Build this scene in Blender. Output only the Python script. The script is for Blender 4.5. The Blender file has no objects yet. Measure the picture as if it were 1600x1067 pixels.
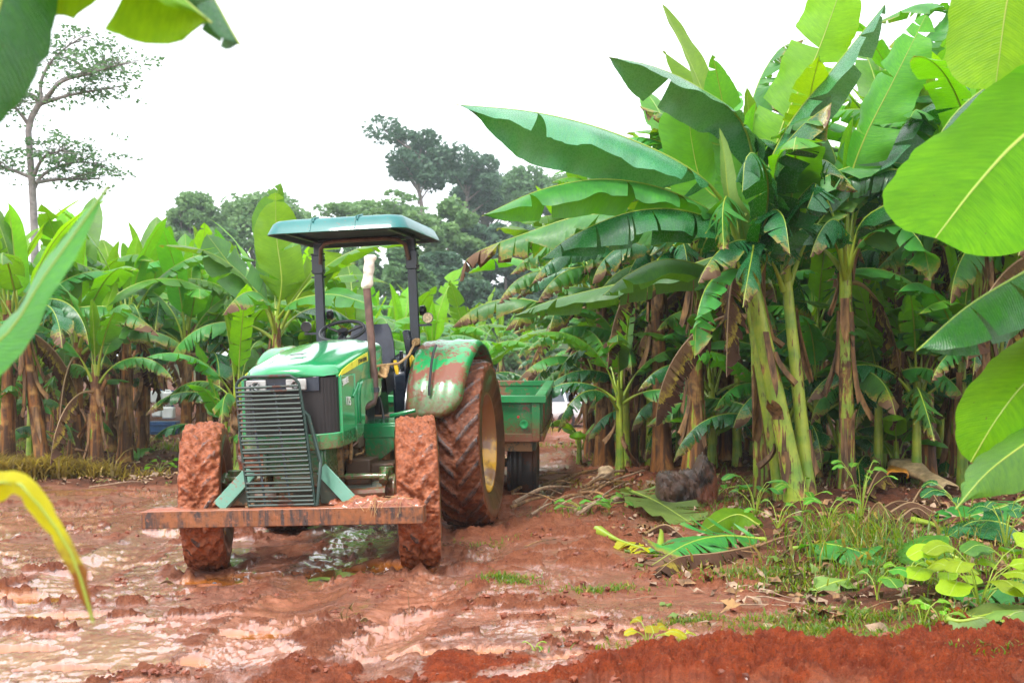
import bpy, math, random
import numpy as np
from mathutils import Matrix, Vector
R = math.radians
scene = bpy.context.scene
COL = scene.collection
F, HY, CH = 1883.0, 550.0, 1.672          # focal length in photo pixels, horizon row, eye height

def at(px, py, d):                        # a point d metres ahead of the eye
    return np.array([(px-800)/F*d, d, CH+(HY-py)/F*d])

# ---------------------------------------------------------------- numpy noise
def _h(ix, iy, seed):
    n = (ix.astype(np.int64)*374761393 + iy.astype(np.int64)*668265263 + seed*1442695041) & 0x7fffffff
    n = ((n ^ (n >> 13))*1274126177) & 0x7fffffff
    n = (n ^ (n >> 16))
    return (n & 0xffff)/65535.0
def vn(x, y, seed=0):
    x = np.asarray(x, float); y = np.asarray(y, float)
    ix, iy = np.floor(x), np.floor(y); fx, fy = x-ix, y-iy
    fx = fx*fx*fx*(fx*(fx*6-15)+10); fy = fy*fy*fy*(fy*(fy*6-15)+10)
    a, b = _h(ix, iy, seed), _h(ix+1, iy, seed); c, d = _h(ix, iy+1, seed), _h(ix+1, iy+1, seed)
    return (a*(1-fx)+b*fx)*(1-fy) + (c*(1-fx)+d*fx)*fy - .5
def fbm(x, y, o=4, seed=0, g=.5):
    s = 0; a = 1.0; f = 1.0
    for k in range(o):
        cs, sn = math.cos(.7*k), math.sin(.7*k)
        s = s + a*vn((x*cs-y*sn)*f+k*17.3, (x*sn+y*cs)*f+k*9.1, seed+k); a *= g; f *= 2.03
    return s
def sst(a, b, x):
    t = np.clip((np.asarray(x, float)-a)/(b-a), 0, 1); return t*t*(3-2*t)

# ---------------------------------------------------------------- mesh building
class MB:
    def __init__(s): s.v = []; s.f = []; s.m = []; s.n = 0; s.uv = []; s.at = []
    def add(s, V, Fc, mi=0, uv=None, dry=None):
        V = np.asarray(V, float).reshape(-1, 3)
        s.v.append(V); s.f += [tuple(int(i)+s.n for i in f) for f in Fc]; s.m += [mi]*len(Fc)
        s.uv.append(np.zeros((len(V), 2)) if uv is None else np.asarray(uv, float).reshape(-1, 2))
        s.at.append(np.zeros(len(V)) if dry is None else np.asarray(dry, float).ravel())
        s.n += len(V); return s
    def grid(s, V, mi=0, uv=None, dry=None, cu=False, cv=False):       # V (a,b,3)
        a, b = V.shape[:2]; Fc = []
        for i in range(a if cu else a-1):
            for j in range(b if cv else b-1):
                i2, j2 = (i+1) % a, (j+1) % b
                Fc.append((i*b+j, i2*b+j, i2*b+j2, i*b+j2))
        return s.add(V, Fc, mi, uv, dry)
    def box(s, c, d, rot=None, mi=0):
        V = np.array([[x, y, z] for x in (-.5, .5) for y in (-.5, .5) for z in (-.5, .5)])*np.array(d)
        if rot is not None: V = V @ np.array(rot).T
        return s.add(V+np.array(c), [(0,1,3,2),(4,6,7,5),(0,4,5,1),(2,3,7,6),(0,2,6,4),(1,5,7,3)], mi)
    def tube(s, P, r, n=10, mi=0, cap=True, uvs=False):
        P = np.array(P, float); k = len(P); r = np.broadcast_to(np.array(r, float), (k,))
        T = np.gradient(P, axis=0); T /= np.linalg.norm(T, axis=1)[:, None]+1e-9
        up = np.array([0, 0, 1.]) if abs(T[0][2]) < .9 else np.array([1., 0, 0])
        A = np.cross(T[0], up); A /= np.linalg.norm(A); V = []
        th = np.linspace(0, 2*math.pi, n, endpoint=False)
        for i in range(k):
            A = A-T[i]*A.dot(T[i]); A /= np.linalg.norm(A)+1e-9; B = np.cross(T[i], A)
            V.append(P[i]+r[i]*(np.cos(th)[:, None]*A+np.sin(th)[:, None]*B))
        base = s.n; s.grid(np.array(V), mi, cv=True)
        if cap:
            s.f += [tuple(base+j for j in range(n)), tuple(base+(k-1)*n+j for j in reversed(range(n)))]; s.m += [mi]*2
        return s
    def cyl(s, a, b, r, r2=None, n=16, mi=0): return s.tube([a, b], [r, r if r2 is None else r2], n, mi)
    def lathe(s, prof, n=32, mi=0, axis='x', c=(0, 0, 0)):             # prof [(along, radius)]
        th = np.linspace(0, 2*math.pi, n, endpoint=False); V = []
        for a, r in prof:
            if axis == 'x': V.append(np.stack([np.full(n, a), r*np.cos(th), r*np.sin(th)], 1))
            elif axis == 'y': V.append(np.stack([r*np.cos(th), np.full(n, a), r*np.sin(th)], 1))
            else: V.append(np.stack([r*np.cos(th), r*np.sin(th), np.full(n, a)], 1))
        return s.grid(np.array(V)+np.array(c), mi, cv=True)
    def prism(s, poly, lo, hi, axis=1, mi=0):                          # poly in the other two axes
        o = [i for i in range(3) if i != axis]; n = len(poly); V = np.zeros((2*n, 3))
        for i, p in enumerate(poly):
            for k, h in ((0, lo), (1, hi)):
                V[i+k*n, o[0]] = p[0]; V[i+k*n, o[1]] = p[1]; V[i+k*n, axis] = h
        Fc = [tuple(range(n)), tuple(range(2*n-1, n-1, -1))]+[(i, (i+1) % n+0, (i+1) % n+n, i+n) for i in range(n)]
        return s.add(V, Fc, mi)
    def mesh(s, name, mats, smooth=40):
        V = np.concatenate(s.v).astype(np.float32); me = bpy.data.meshes.new(name)
        me.vertices.add(len(V)); me.vertices.foreach_set('co', V.ravel())
        ls = np.array([len(f) for f in s.f], np.int32); li = np.fromiter((i for f in s.f for i in f), np.int32, int(ls.sum()))
        me.loops.add(len(li)); me.loops.foreach_set('vertex_index', li)
        me.polygons.add(len(ls)); me.polygons.foreach_set('loop_start', np.concatenate([[0], np.cumsum(ls)[:-1]]).astype(np.int32))
        me.polygons.foreach_set('loop_total', ls)
        me.polygons.foreach_set('material_index', np.array(s.m, np.int32))
        me.polygons.foreach_set('use_smooth', np.ones(len(ls), bool))
        for m in (mats if isinstance(mats, (list, tuple)) else [mats]): me.materials.append(m)
        u = me.uv_layers.new(name='UVMap'); UV = np.concatenate(s.uv).astype(np.float32)
        u.data.foreach_set('uv', UV[li].ravel())
        a = me.attributes.new('dry', 'FLOAT', 'POINT'); a.data.foreach_set('value', np.concatenate(s.at).astype(np.float32))
        me.update(calc_edges=True); me.validate()
        if smooth: me.set_sharp_from_angle(angle=R(smooth))
        return me
    def build(s, name, mats, parent=None, bevel=0, smooth=40):
        o = bpy.data.objects.new(name, s.mesh(name, mats, smooth)); COL.objects.link(o); o.parent = parent
        if bevel:
            b = o.modifiers.new('bevel', 'BEVEL'); b.width = bevel; b.segments = 2; b.limit_method = 'ANGLE'; b.angle_limit = R(35)
            b.harden_normals = False
        return o
def tag(o, label=None, cat=None, group=None, kind=None):
    if label: o['label'] = label
    if cat: o['category'] = cat
    if group: o['group'] = group
    if kind: o['kind'] = kind
    return o
def empty(name, label, cat, loc=(0, 0, 0), rz=0, group=None):
    o = bpy.data.objects.new(name, None); COL.objects.link(o); o.location = loc; o.rotation_euler = (0, 0, rz)
    o.empty_display_size = .2
    return tag(o, label, cat, group)
def copy_tree(o, parent=None):
    c = o.copy(); COL.objects.link(c); c.parent = parent
    for ch in list(CH_OF.get(o.name, [])): add_child(c, copy_tree(ch, c))
    return c
CH_OF = {}
def add_child(p, c): CH_OF.setdefault(p.name, []).append(c); return c

# ---------------------------------------------------------------- materials
class NT:
    def __init__(s, name):
        s.mat = bpy.data.materials.new(name); s.mat.use_nodes = True; s.t = s.mat.node_tree; s.t.nodes.clear()
        s.out = s.t.nodes.new('ShaderNodeOutputMaterial')
    def n(s, ty, ins=None, **kw):
        nd = s.t.nodes.new('ShaderNode'+ty)
        for k, v in kw.items(): setattr(nd, k, v)
        for k, v in (ins or {}).items(): s.set(nd.inputs[k], v)
        return nd
    def set(s, sock, v):
        if isinstance(v, bpy.types.NodeSocket): s.t.links.new(v, sock)
        elif isinstance(v, bpy.types.Node): s.t.links.new(v.outputs[0], sock)
        else:
            if isinstance(v, (tuple, list)) and len(v) == 3 and sock.type == 'RGBA': v = (*v, 1)
            sock.default_value = v
    def co(s, kind='Object', scale=(1, 1, 1)):
        c = s.n('TexCoord'); m = s.n('Mapping', {'Vector': c.outputs[kind], 'Scale': scale}); return m.outputs[0]
    def noise(s, vec, scale, detail=4, rough=.55, dist=0):
        return s.n('TexNoise', {'Vector': vec, 'Scale': scale, 'Detail': detail, 'Roughness': rough, 'Distortion': dist}).outputs[0]
    def ramp(s, fac, a, b, va=0., vb=1.):
        return s.n('MapRange', {'Value': fac, 'From Min': a, 'From Max': b, 'To Min': va, 'To Max': vb}, interpolation_type='SMOOTHSTEP').outputs[0]
    def mix(s, f, a, b, mode='MIX'):
        m = s.n('Mix', data_type='RGBA', blend_type=mode); s.set(m.inputs[0], f); s.set(m.inputs[6], a); s.set(m.inputs[7], b); return m.outputs[2]
    def math(s, op, a, b=0., c=0.):
        m = s.n('Math', operation=op); s.set(m.inputs[0], a); s.set(m.inputs[1], b); s.set(m.inputs[2], c); return m.outputs[0]
    def attr(s, n): return s.n('Attribute', attribute_name=n).outputs['Fac']
    def bump(s, h, st=.5, dist=.01, nrm=None):
        i = {'Height': h, 'Strength': st, 'Distance': dist}
        if nrm is not None: i['Normal'] = nrm
        return s.n('Bump', i).outputs[0]
    def bsdf(s, col, rough, nrm=None, metal=0., spec=.5, coat=0., coatr=.1, **kw):
        i = {'Base Color': col, 'Roughness': rough, 'Metallic': metal, 'Specular IOR Level': spec, 'Coat Weight': coat, 'Coat Roughness': coatr}
        if nrm is not None: i['Normal'] = nrm
        i.update(kw); return s.n('BsdfPrincipled', i)
    def done(s, sh): s.t.links.new(sh.outputs[0] if isinstance(sh, bpy.types.Node) else sh, s.out.inputs['Surface']); return s.mat
    def rnd(s): return s.n('ObjectInfo').outputs['Random']

MUD = (.22, .062, .025); MUD_D = (.09, .026, .011)
def m_paint(name, col, rough=.3, wear=.0, rust=(.16, .05, .025), mudlo=0., mudhi=0., coat=.5, fade=.25, scale=3.):
    t = NT(name); c = t.co()
    n1 = t.noise(c, scale, 6, .6); n2 = t.noise(c, 14*scale, 5, .6)
    base = t.mix(t.ramp(n1, .35, .7), col, tuple(min(1, x*(1+fade)+.01) for x in col))
    r = rough
    if wear:
        w = t.ramp(t.math('ADD', t.math('MULTIPLY', n1, .75), t.math('MULTIPLY', n2, .25)), .62-wear, .68-wear)
        base = t.mix(w, base, rust); r = t.math('ADD', t.math('MULTIPLY', w, .35), rough)
    if mudhi > mudlo:
        z = t.n('SeparateXYZ', {'Vector': t.n('TexCoord').outputs['Object']}).outputs[2]
        zz = t.math('ADD', z, t.math('MULTIPLY', t.math('SUBTRACT', n2, .5), (mudhi-mudlo)*1.6))
        w = t.ramp(zz, mudhi, mudlo)
        base = t.mix(w, base, t.mix(n1, MUD_D, MUD)); r = t.math('MAXIMUM', r if not isinstance(r, float) else r, t.math('MULTIPLY', w, .6))
    # fine splashes of dried mud
    sp = t.ramp(t.noise(c, 55, 3, .5), .66, .72)
    base = t.mix(t.math('MULTIPLY', sp, .55), base, MUD)
    b = t.bsdf(base, r, t.bump(n2, .15, .004), coat=coat, coatr=.06)
    return t.done(b)
def m_plain(name, col, rough=.5, metal=0., var=.25, scale=8., bump=.2, coat=0.):
    t = NT(name); c = t.co(); n = t.noise(c, scale, 6, .6)
    base = t.mix(t.ramp(n, .3, .7), tuple(x*(1-var) for x in col), tuple(min(1, x*(1+var)) for x in col))
    return t.done(t.bsdf(base, t.ramp(n, .2, .8, rough*.8, min(1, rough*1.2)), t.bump(t.noise(c, scale*6, 5), bump, .004), metal, coat=coat))

def m_leaf(name, top, lit, trans, rough=.33, dryc=(.12, .06, .025), drybias=0., spec=.5, yellow=0.):
    t = NT(name); uv = t.n('UVMap').outputs[0]; c = t.co()
    sx = t.n('SeparateXYZ', {'Vector': uv}); rnd = t.rnd()
    su = t.math('ADD', sx.outputs[0], t.math('MULTIPLY', sx.outputs[1], -.05))
    band = t.noise(t.n('CombineXYZ', {'X': su, 'Y': t.math('MULTIPLY', sx.outputs[1], .05)}).outputs[0], 60, 5, .7)
    vein = t.math('SINE', t.math('MULTIPLY', su, 560.))
    cl = t.noise(c, 3.5, 4); sp = t.noise(c, 38, 4, .6)
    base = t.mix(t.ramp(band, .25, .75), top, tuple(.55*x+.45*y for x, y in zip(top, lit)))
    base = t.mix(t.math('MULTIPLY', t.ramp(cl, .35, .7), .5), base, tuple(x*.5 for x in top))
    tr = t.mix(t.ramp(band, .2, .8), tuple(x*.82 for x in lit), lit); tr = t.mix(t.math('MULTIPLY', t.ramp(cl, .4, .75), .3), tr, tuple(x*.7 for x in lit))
    hs = t.n('HueSaturation', {'Hue': t.math('MULTIPLY_ADD', rnd, .03, .485), 'Saturation': 1., 'Value': t.math('MULTIPLY_ADD', rnd, .6, .65), 'Color': base}).outputs[0]
    tr = t.n('HueSaturation', {'Hue': t.math('MULTIPLY_ADD', rnd, .03, .485), 'Saturation': 1.05, 'Value': t.math('MULTIPLY_ADD', rnd, .5, .7), 'Color': tr}).outputs[0]
    d = t.attr('dry')
    dn = t.math('ADD', d, t.math('MULTIPLY', t.math('SUBTRACT', t.noise(c, 22, 5, .65), .5), .7))
    w = t.ramp(dn, .5-drybias, .62-drybias); w = t.math('MAXIMUM', w, t.math('MULTIPLY', t.ramp(sp, .70, .74), .7))
    wy = t.ramp(dn, .3-drybias-yellow, .55-drybias); yc = (.34, .27, .03)
    col = t.mix(t.math('MULTIPLY', wy, .8), hs, yc); col = t.mix(w, col, dryc)
    trc = t.mix(t.math('MULTIPLY', wy, .8), tr, (.5, .4, .04)); trc = t.mix(w, trc, tuple(x*.8 for x in dryc))
    h = t.math('ADD', t.math('MULTIPLY', vein, .10), t.math('ADD', t.math('MULTIPLY', band, .8), t.math('MULTIPLY', t.noise(c, 6, 2), .8)))
    nb = t.bump(h, .6, .006)
    p = t.bsdf(col, t.math('ADD', t.math('MULTIPLY', w, .4), t.math('MULTIPLY_ADD', t.noise(c, 60, 2), .24, rough-.12)), nb, spec=spec)
    tl = t.n('BsdfTranslucent', {'Color': trc, 'Normal': nb})
    return t.done(t.n('MixShader', {0: t.math('MULTIPLY', t.math('SUBTRACT', 1., t.math('MULTIPLY', w, .75)), trans), 1: p.outputs[0], 2: tl.outputs[0]}))

M = {}
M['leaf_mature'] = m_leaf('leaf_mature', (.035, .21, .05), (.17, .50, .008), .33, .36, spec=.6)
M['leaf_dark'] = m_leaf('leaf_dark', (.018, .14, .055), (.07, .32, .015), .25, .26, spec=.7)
M['leaf_sheen_tint'] = m_leaf('leaf_sheen_tint', (.06, .33, .16), (.13, .42, .07), .27, .28, spec=.9)  # glossy leaf; pale sky sheen is also put into its teal base colour
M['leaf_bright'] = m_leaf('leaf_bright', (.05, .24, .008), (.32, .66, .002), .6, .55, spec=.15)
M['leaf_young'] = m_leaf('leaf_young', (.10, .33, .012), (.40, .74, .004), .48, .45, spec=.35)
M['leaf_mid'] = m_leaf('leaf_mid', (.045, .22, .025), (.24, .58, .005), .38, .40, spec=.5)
M['leaf_dead'] = m_leaf('leaf_dead', (.11, .055, .025), (.2, .11, .05), .15, .7, dryc=(.06, .03, .018), spec=.2)
M['leaf_yellow'] = m_leaf('leaf_yellow', (.40, .36, .008), (.62, .56, .01), .42, .4, dryc=(.22, .08, .01), spec=.35)
M['leaf_pale'] = m_leaf('leaf_pale', (.16, .27, .06), (.3, .46, .08), .25, .42, dryc=(.035, .028, .025), spec=.4)
def m_rib(name, a, b):
    t = NT(name); c = t.co()
    return t.done(t.bsdf(t.mix(t.noise(c, 5, 4), a, b), .35, t.bump(t.noise(t.co(scale=(8, 8, 1)), 20), .2, .004), coat=.15, **{'Subsurface Weight': .0}))
M['rib'] = m_rib('rib', (.16, .29, .02), (.36, .43, .045))
M['rib_dead'] = m_rib('rib_dead', (.2, .12, .06), (.35, .22, .1))
def m_stem(name, brown):
    t = NT(name); c = t.co(scale=(1, 1, .16)); c2 = t.co()
    n = t.noise(c, 11, 6, .62, .6); n2 = t.noise(c2, 5, 4); fine = t.noise(t.co(scale=(1, 1, .05)), 70, 4)
    z = t.n('SeparateXYZ', {'Vector': t.n('TexCoord').outputs['Object']}).outputs[2]
    g = t.mix(t.ramp(n2, .3, .7), (.16, .30, .025), (.42, .48, .045))
    o = t.mix(t.ramp(n, .35, .6), (.36, .14, .03), (.085, .038, .018)); o = t.mix(t.ramp(n2, .5, .75), o, (.48, .27, .08))
    f = t.math('ADD', n, t.math('MULTIPLY', n2, .35))
    f = t.math('ADD', f, t.math('MULTIPLY', z, -.055))
    w = t.ramp(f, .66-brown, .72-brown)
    col = t.mix(w, g, o); col = t.mix(t.ramp(fine, .55, .75, 0, .6), col, (.05, .028, .018))
    return t.done(t.bsdf(col, t.ramp(w, 0, 1, .35, .75), t.bump(t.math('ADD', fine, n), .6, .012)))
M['stem_green'] = m_stem('stem_green', -.02); M['stem_blotch'] = m_stem('stem_blotch', .07); M['stem_mid'] = m_stem('stem_mid', .14); M['stem_brown'] = m_stem('stem_brown', .32)
def m_sheath():
    t = NT('dry_sheath'); c = t.co(scale=(1, 1, .1)); n = t.noise(c, 22, 6, .6); n2 = t.noise(t.co(), 3, 3)
    col = t.mix(t.ramp(n, .3, .7), (.07, .035, .018), (.30, .16, .065)); col = t.mix(t.ramp(n2, .5, .7, 0, .7), col, (.46, .25, .08))
    return t.done(t.bsdf(col, .7, t.bump(n, .7, .01)))
M['sheath'] = m_sheath()
# ================================================================ setting
TX, TY, TA = -1.557, 9.48, R(8.586)       # tractor: middle of the front axle on the ground, heading
def gbase(x, y):
    x = np.asarray(x, float); y = np.asarray(y, float)
    z = .04*np.clip(x-TX, -1.5, 2.2)*(1-sst(16, 28, y)) + .02*sst(1, 4, x)*0
    z = z - 1.1*sst(17, 45, y)*(1-sst(.5, 7, x-.06*y)*.55)*sst(-7, -1, x)
    hx = (x-12-.05*(y-110))
    z = z + 13*sst(55, 130, y)*np.exp(-(hx/26.)**2) + .16*sst(1.2, 3.2, x)*(1-sst(15, 28, y))*sst(6.5, 9, y)
    return z
PUD = [(-2.95, 7.95, .30, .16), (-1.5, 7.2, .3, .08), (-.25, 6.55, .42, .11), (.35, 6.35, .22, .09), (-1.75, 6.55, .10, .10), (.62, 6.95, .36, .06),
       (-3.6, 8.6, .55, .16), (-2.1, 9.0, .35, .22), (-2.9, 7.0, .3, .07), (-1.1, 9.2, .5, .25), (-4.2, 7.6, .5, .1), (-3.6, 7.35, .35, .07), (-2.45, 6.5, .3, .05)]
def gdetail(x, y):
    n = lambda s, o, sd, g=.5, ax=1.: fbm(x*s*ax, y*s, o, sd, g)
    road = 1-sst(14.5, 17, y+(x+3)*.0)*sst(-1.2, -.4, -np.abs(x-.9-.06*(y-14))+.0)   # muddy yard; plantation floor right and far
    edge = .8+.35*np.sin(y*1.7)+1.1*n(.6, 2, 5)
    plant = sst(edge+.3, edge+1.1, x-.02*y)*sst(6., 8, y)
    left = sst(15.4, 16.2, y+.5*n(.5, 2, 8))*(1-sst(-.9, .1, x-.065*(y-14)))
    plant = np.maximum(plant*sst(1.2, 2.4, x+.6*n(.8, 2, 4)), left)
    path = (1-plant)
    # lumpy wet mud: broad swells, kneaded lumps, sharp clods
    sw = n(.9, 3, 11)*.035
    cl = fbm(x*3.2, y*4.6, 5, 21, .55); lump = np.maximum(0, cl-.07)
    ridge = 1-np.abs(fbm(x*5.5+3, y*7, 4, 31, .55))*2.6
    m = sst(.0, .22, fbm(x*1.1, y*2.1, 3, 41))
    m = np.maximum(m, .8*sst(-.1, .2, fbm(x*.5, y*.8, 2, 43))*sst(-2.4, -.6, x))
    lump = np.minimum(lump, .22+.3*(lump-.22)); fine = fbm(x*13, y*16, 5, 57, .62); grit = sst(.0, .10, lump)
    z = sw*.7 + lump*.07*(.25+1.*m)*path + (.030*sst(-.18, .42, fine)+np.minimum(np.abs(fbm(x*28, y*32, 4, 51, .6)), .35)*.022)*path*grit*(.35+.8*m)
    z = z + path*(1-grit)*(fbm(x*6+3, y*6.5, 5, 53, .66)*.019*(.35+1.3*sst(-.15, .25, fbm(x*.9, y*1.3, 2, 54)))+fbm(x*21, y*26, 3, 55, .6)*.0035)*(1-.4*sst(12, 16, y))
    zf = z
    z = z + plant*(fbm(x*2.5, y*2.5, 5, 61)*.11)
    # wheel tracks running back along the yard
    for k, (cx, w) in enumerate(((-3.35, .22), (-1.2, .22), (-5.2, .3), (-.35, .2))):
        u = x-(cx+.10*(y-9)+.25*np.sin(y*.35+k)); g = np.exp(-(u/w)**2)
        z = z - .04*g*path*(1-sst(14, 18, y)) + .02*np.exp(-((np.abs(u)-w*1.5)/.09)**2)*path
        z = z + g*.012*np.maximum(0, np.sin((y*1.0+np.abs(u)*.7)*2*math.pi/.17))*path*sst(-.2, .1, fbm(x*.7, y*.7, 2, 70+k))
    dry = sst(-1.2, .4, x+.35*n(.8, 3, 81))*sst(7.0, 7.9, y)         # firmer red ground beside the right wheels
    dry = np.maximum(dry, sst(.1, 1.0, x)*.8)
    low = np.maximum(sst(.03, .006, z-sw*.7), .0)
    wet = np.clip(low*(1-.5*dry)*path, 0, 1)
    wet = wet*(.55+.45*sst(-.3, .02, fbm(x*.8+5, y*1.6, 3, 91)))
    pud = np.zeros_like(z); lvl = z.copy()
    for (a, b, ra, rb) in PUD:
        q = ((x-a)/ra)**2+((y-b)/rb)**2 + 1.3*fbm(x*5, y*8, 3, 101)
        k = sst(1.15, .75, q); lv = -.022; z = z*(1-k)+np.minimum(z, lv-.004)*k; pud = np.maximum(pud, k)
    z = np.where(pud > .6, -.03, z); wet = np.maximum(wet, pud)
    # bank of fresh red soil at the near right
    rb = fbm(x*1.6, y*0+3, 3, 111)
    q = (sst(6.74+rb*.45, 6.42+rb*.45, y+.08*(x-1.7)**2*.6)*sst(.35, .95, x+(6.9-y)*.45+.2*rb)*sst(5.2, 5.9, y))
    fr = q; z = z*(1-.6*q) + q*(.085+.07*fbm(x*2.2, y*2.2, 3, 121)+.08*fbm(x*7, y*7, 5, 131, .62)+.045*np.abs(fbm(x*25, y*25, 4, 133, .6)))
    fr2 = sst(6.5, 6.3, y+.3*n(1.5, 3, 141))*sst(-1.7, -.3, x); fr = np.maximum(fr, fr2*sst(-.05, .1, cl))
    wet = wet*(1-fr)
    return z, wet, fr, pud, plant, dry
def ground(x, y):
    x = np.atleast_1d(np.asarray(x, float)); y = np.atleast_1d(np.asarray(y, float))
    return gbase(x, y)+gdetail(x, y)[0]*(1-sst(40, 60, y))
def gz(x, y): return float(ground(x, y)[0])

def build_ground():
    th = np.concatenate([np.linspace(-180, -36, 40, endpoint=False), np.linspace(-36, -29, 30, endpoint=False), np.linspace(-29, 29, 900, endpoint=False), np.linspace(29, 36, 30, endpoint=False), np.linspace(36, 180, 40, endpoint=False)])
    th = np.radians(th)
    px = np.arange(0, 330); r = np.concatenate([[.3, 1.5, 3, 4, 4.8], CH*F*.64/(352-px*1.0)]); r = r[r < 62]
    r = np.concatenate([r, [70, 80, 92, 106, 120, 135, 150, 180, 230, 300, 420, 600]])
    TH, RR = np.meshgrid(th, r); X = RR*np.sin(TH); Y = RR*np.cos(TH)
    z, wet, fr, pud, plant, dry = gdetail(X, Y); fade = (1-sst(40, 60, RR))
    Z = gbase(X, Y)+z*fade
    # the tyres press into the mud
    c, s = math.cos(TA), math.sin(TA)
    for lx, ly, rr, w in ((-.86, 0, .3, .2), (.86, 0, .3, .2), (.9, 2.05, .4, .26), (-.9, 2.05, .4, .26)):
        wx, wy = TX+lx*c+ly*s, TY-lx*s+ly*c
        u = (X-wx)*c-(Y-wy)*s; v = (X-wx)*s+(Y-wy)*c
        g = np.exp(-(u/(w*1.1))**4-(v/rr)**4)
        rim = np.exp(-((np.sqrt((u/w)**2+(v/rr)**2)-1.55)/.35)**2)
        Z = Z + rim*(.05*np.maximum(0, .35+fbm(X*9, Y*9, 3, 7)*2)); Z = Z*(1-g)+g*np.minimum(Z, gbase(wx, wy)+.005)
        wet = wet*(1-.7*rim)
    a, b = X.shape; V = np.stack([X, Y, Z], -1).reshape(-1, 3)
    idx = np.arange(a*b).reshape(a, b); jn = np.roll(idx, -1, axis=1)
    Q = np.stack([idx[:-1], jn[:-1], jn[1:], idx[1:]], -1).reshape(-1, 4)
    me = bpy.data.meshes.new('ground'); me.vertices.add(len(V)+1); V = np.vstack([V, [0, 0, 0.0]])
    me.vertices.foreach_set('co', V.astype(np.float32).ravel())
    tri = np.stack([np.full(b, a*b), jn[0], idx[0]], -1)
    li = np.concatenate([Q.ravel(), tri.ravel()]).astype(np.int32)
    ls = np.concatenate([np.arange(len(Q))*4, len(Q)*4+np.arange(len(tri))*3]).astype(np.int32)
    lt = np.concatenate([np.full(len(Q), 4), np.full(len(tri), 3)]).astype(np.int32)
    me.loops.add(len(li)); me.loops.foreach_set('vertex_index', li); me.polygons.add(len(ls))
    me.polygons.foreach_set('loop_start', ls); me.polygons.foreach_set('loop_total', lt)
    me.polygons.foreach_set('use_smooth', np.ones(len(ls), bool))
    for nm, arr in (('wet', wet), ('fresh', fr), ('puddle', pud), ('planted', plant), ('firm', dry)):
        at_ = me.attributes.new(nm, 'FLOAT', 'POINT'); at_.data.foreach_set('value', np.append(arr.ravel(), 0).astype(np.float32))
    me.update(calc_edges=True); me.validate()
    o = bpy.data.objects.new('ground', me); COL.objects.link(o); tag(o, kind='structure')
    t = NT('mud'); c = t.co(); c2 = t.co(scale=(1, 1, 1))
    n1 = t.noise(c, 1.1, 5); n2 = t.noise(c, 9, 7, .65); n3 = t.noise(c, 60, 4, .6)
    mud = t.mix(t.ramp(n1, .35, .65), (.36, .12, .055), (.45, .185, .10)); mud = t.mix(t.ramp(n2, .35, .65), mud, (.17, .040, .014)); mud = t.mix(t.math('MULTIPLY', t.math('SUBTRACT', 1., t.attr('wet')), .55), mud, (.20, .048, .017))
    mud = t.mix(t.ramp(n3, .6, .72, 0, .6), mud, (.13, .06, .04))
    fresh = t.mix(t.ramp(n2, .3, .7), (.36, .060, .013), (.19, .027, .007)); fresh = t.mix(t.ramp(n3, .62, .7, 0, .5), fresh, (.24, .06, .025))
    litter = t.mix(t.ramp(n2, .35, .65), (.17, .055, .026), (.07, .028, .016)); litter = t.mix(t.ramp(n3, .58, .7), litter, (.15, .075, .04))
    firm = t.mix(t.ramp(n2, .35, .7), (.38, .125, .055), (.22, .058, .023))
    col = t.mix(t.math('MULTIPLY', t.attr('firm'), .75), mud, firm)
    col = t.mix(t.ramp(t.attr('planted'), .1, .8), col, litter); col = t.mix(t.attr('fresh'), col, fresh)
    n4 = t.noise(c, 130, 5, .7); n5 = t.noise(c, 42, 5, .7); ds = t.math('SUBTRACT', 1., t.ramp(t.attr('wet'), .2, .8))
    col = t.mix(t.math('MULTIPLY', t.ramp(n4, .5, .66, 0, .75), ds), col, (.10, .028, .012)); col = t.mix(t.math('MULTIPLY', t.ramp(n5, .56, .7, 0, .6), ds), col, (.42, .17, .09)); col = t.mix(t.math('MULTIPLY', t.ramp(n5, .44, .34, 0, .6), ds), col, (.11, .03, .012))
    far = t.n('SeparateXYZ', {'Vector': c}).outputs[1]
    col = t.mix(t.ramp(far, 55, 75), col, (.04, .07, .02))
    wet = t.attr('wet'); pud = t.attr('puddle')
    col = t.mix(t.math('MULTIPLY', wet, .4), col, (.42, .19, .12)); col = t.mix(pud, col, (.36, .12, .022))  # wet film tinted paler: its pinkish sky reflection is put into the colour
    wn = t.math('ADD', wet, t.math('MULTIPLY', t.math('SUBTRACT', t.noise(c, 26, 5, .6), .5), .7))
    rough = t.ramp(wn, .3, .7, .75, .24); rough = t.math('MULTIPLY', rough, t.math('MULTIPLY_ADD', pud, -.8, 1.)); rough = t.math('ADD', rough, t.math('MULTIPLY', t.attr('fresh'), .2))
    bs = t.ramp(wn, .3, .8, 1., .10)
    h = t.math('MULTIPLY', t.math('ADD', t.math('MULTIPLY', t.noise(c, 30, 6, .7), 1.), t.math('ADD', t.math('MULTIPLY', n3, .5), t.math('MULTIPLY', n4, .35))), bs)
    h = t.math('MULTIPLY', h, t.math('MULTIPLY_ADD', pud, -1., 1.))
    me.materials.append(t.done(t.bsdf(col, rough, t.bump(h, 1., .035), spec=t.ramp(wn, .2, .7, .22, .7), coat=t.math('MULTIPLY', t.ramp(wn, .3, .75), 1.), coatr=.10)))
    return o
ground_obj = build_ground()

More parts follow.
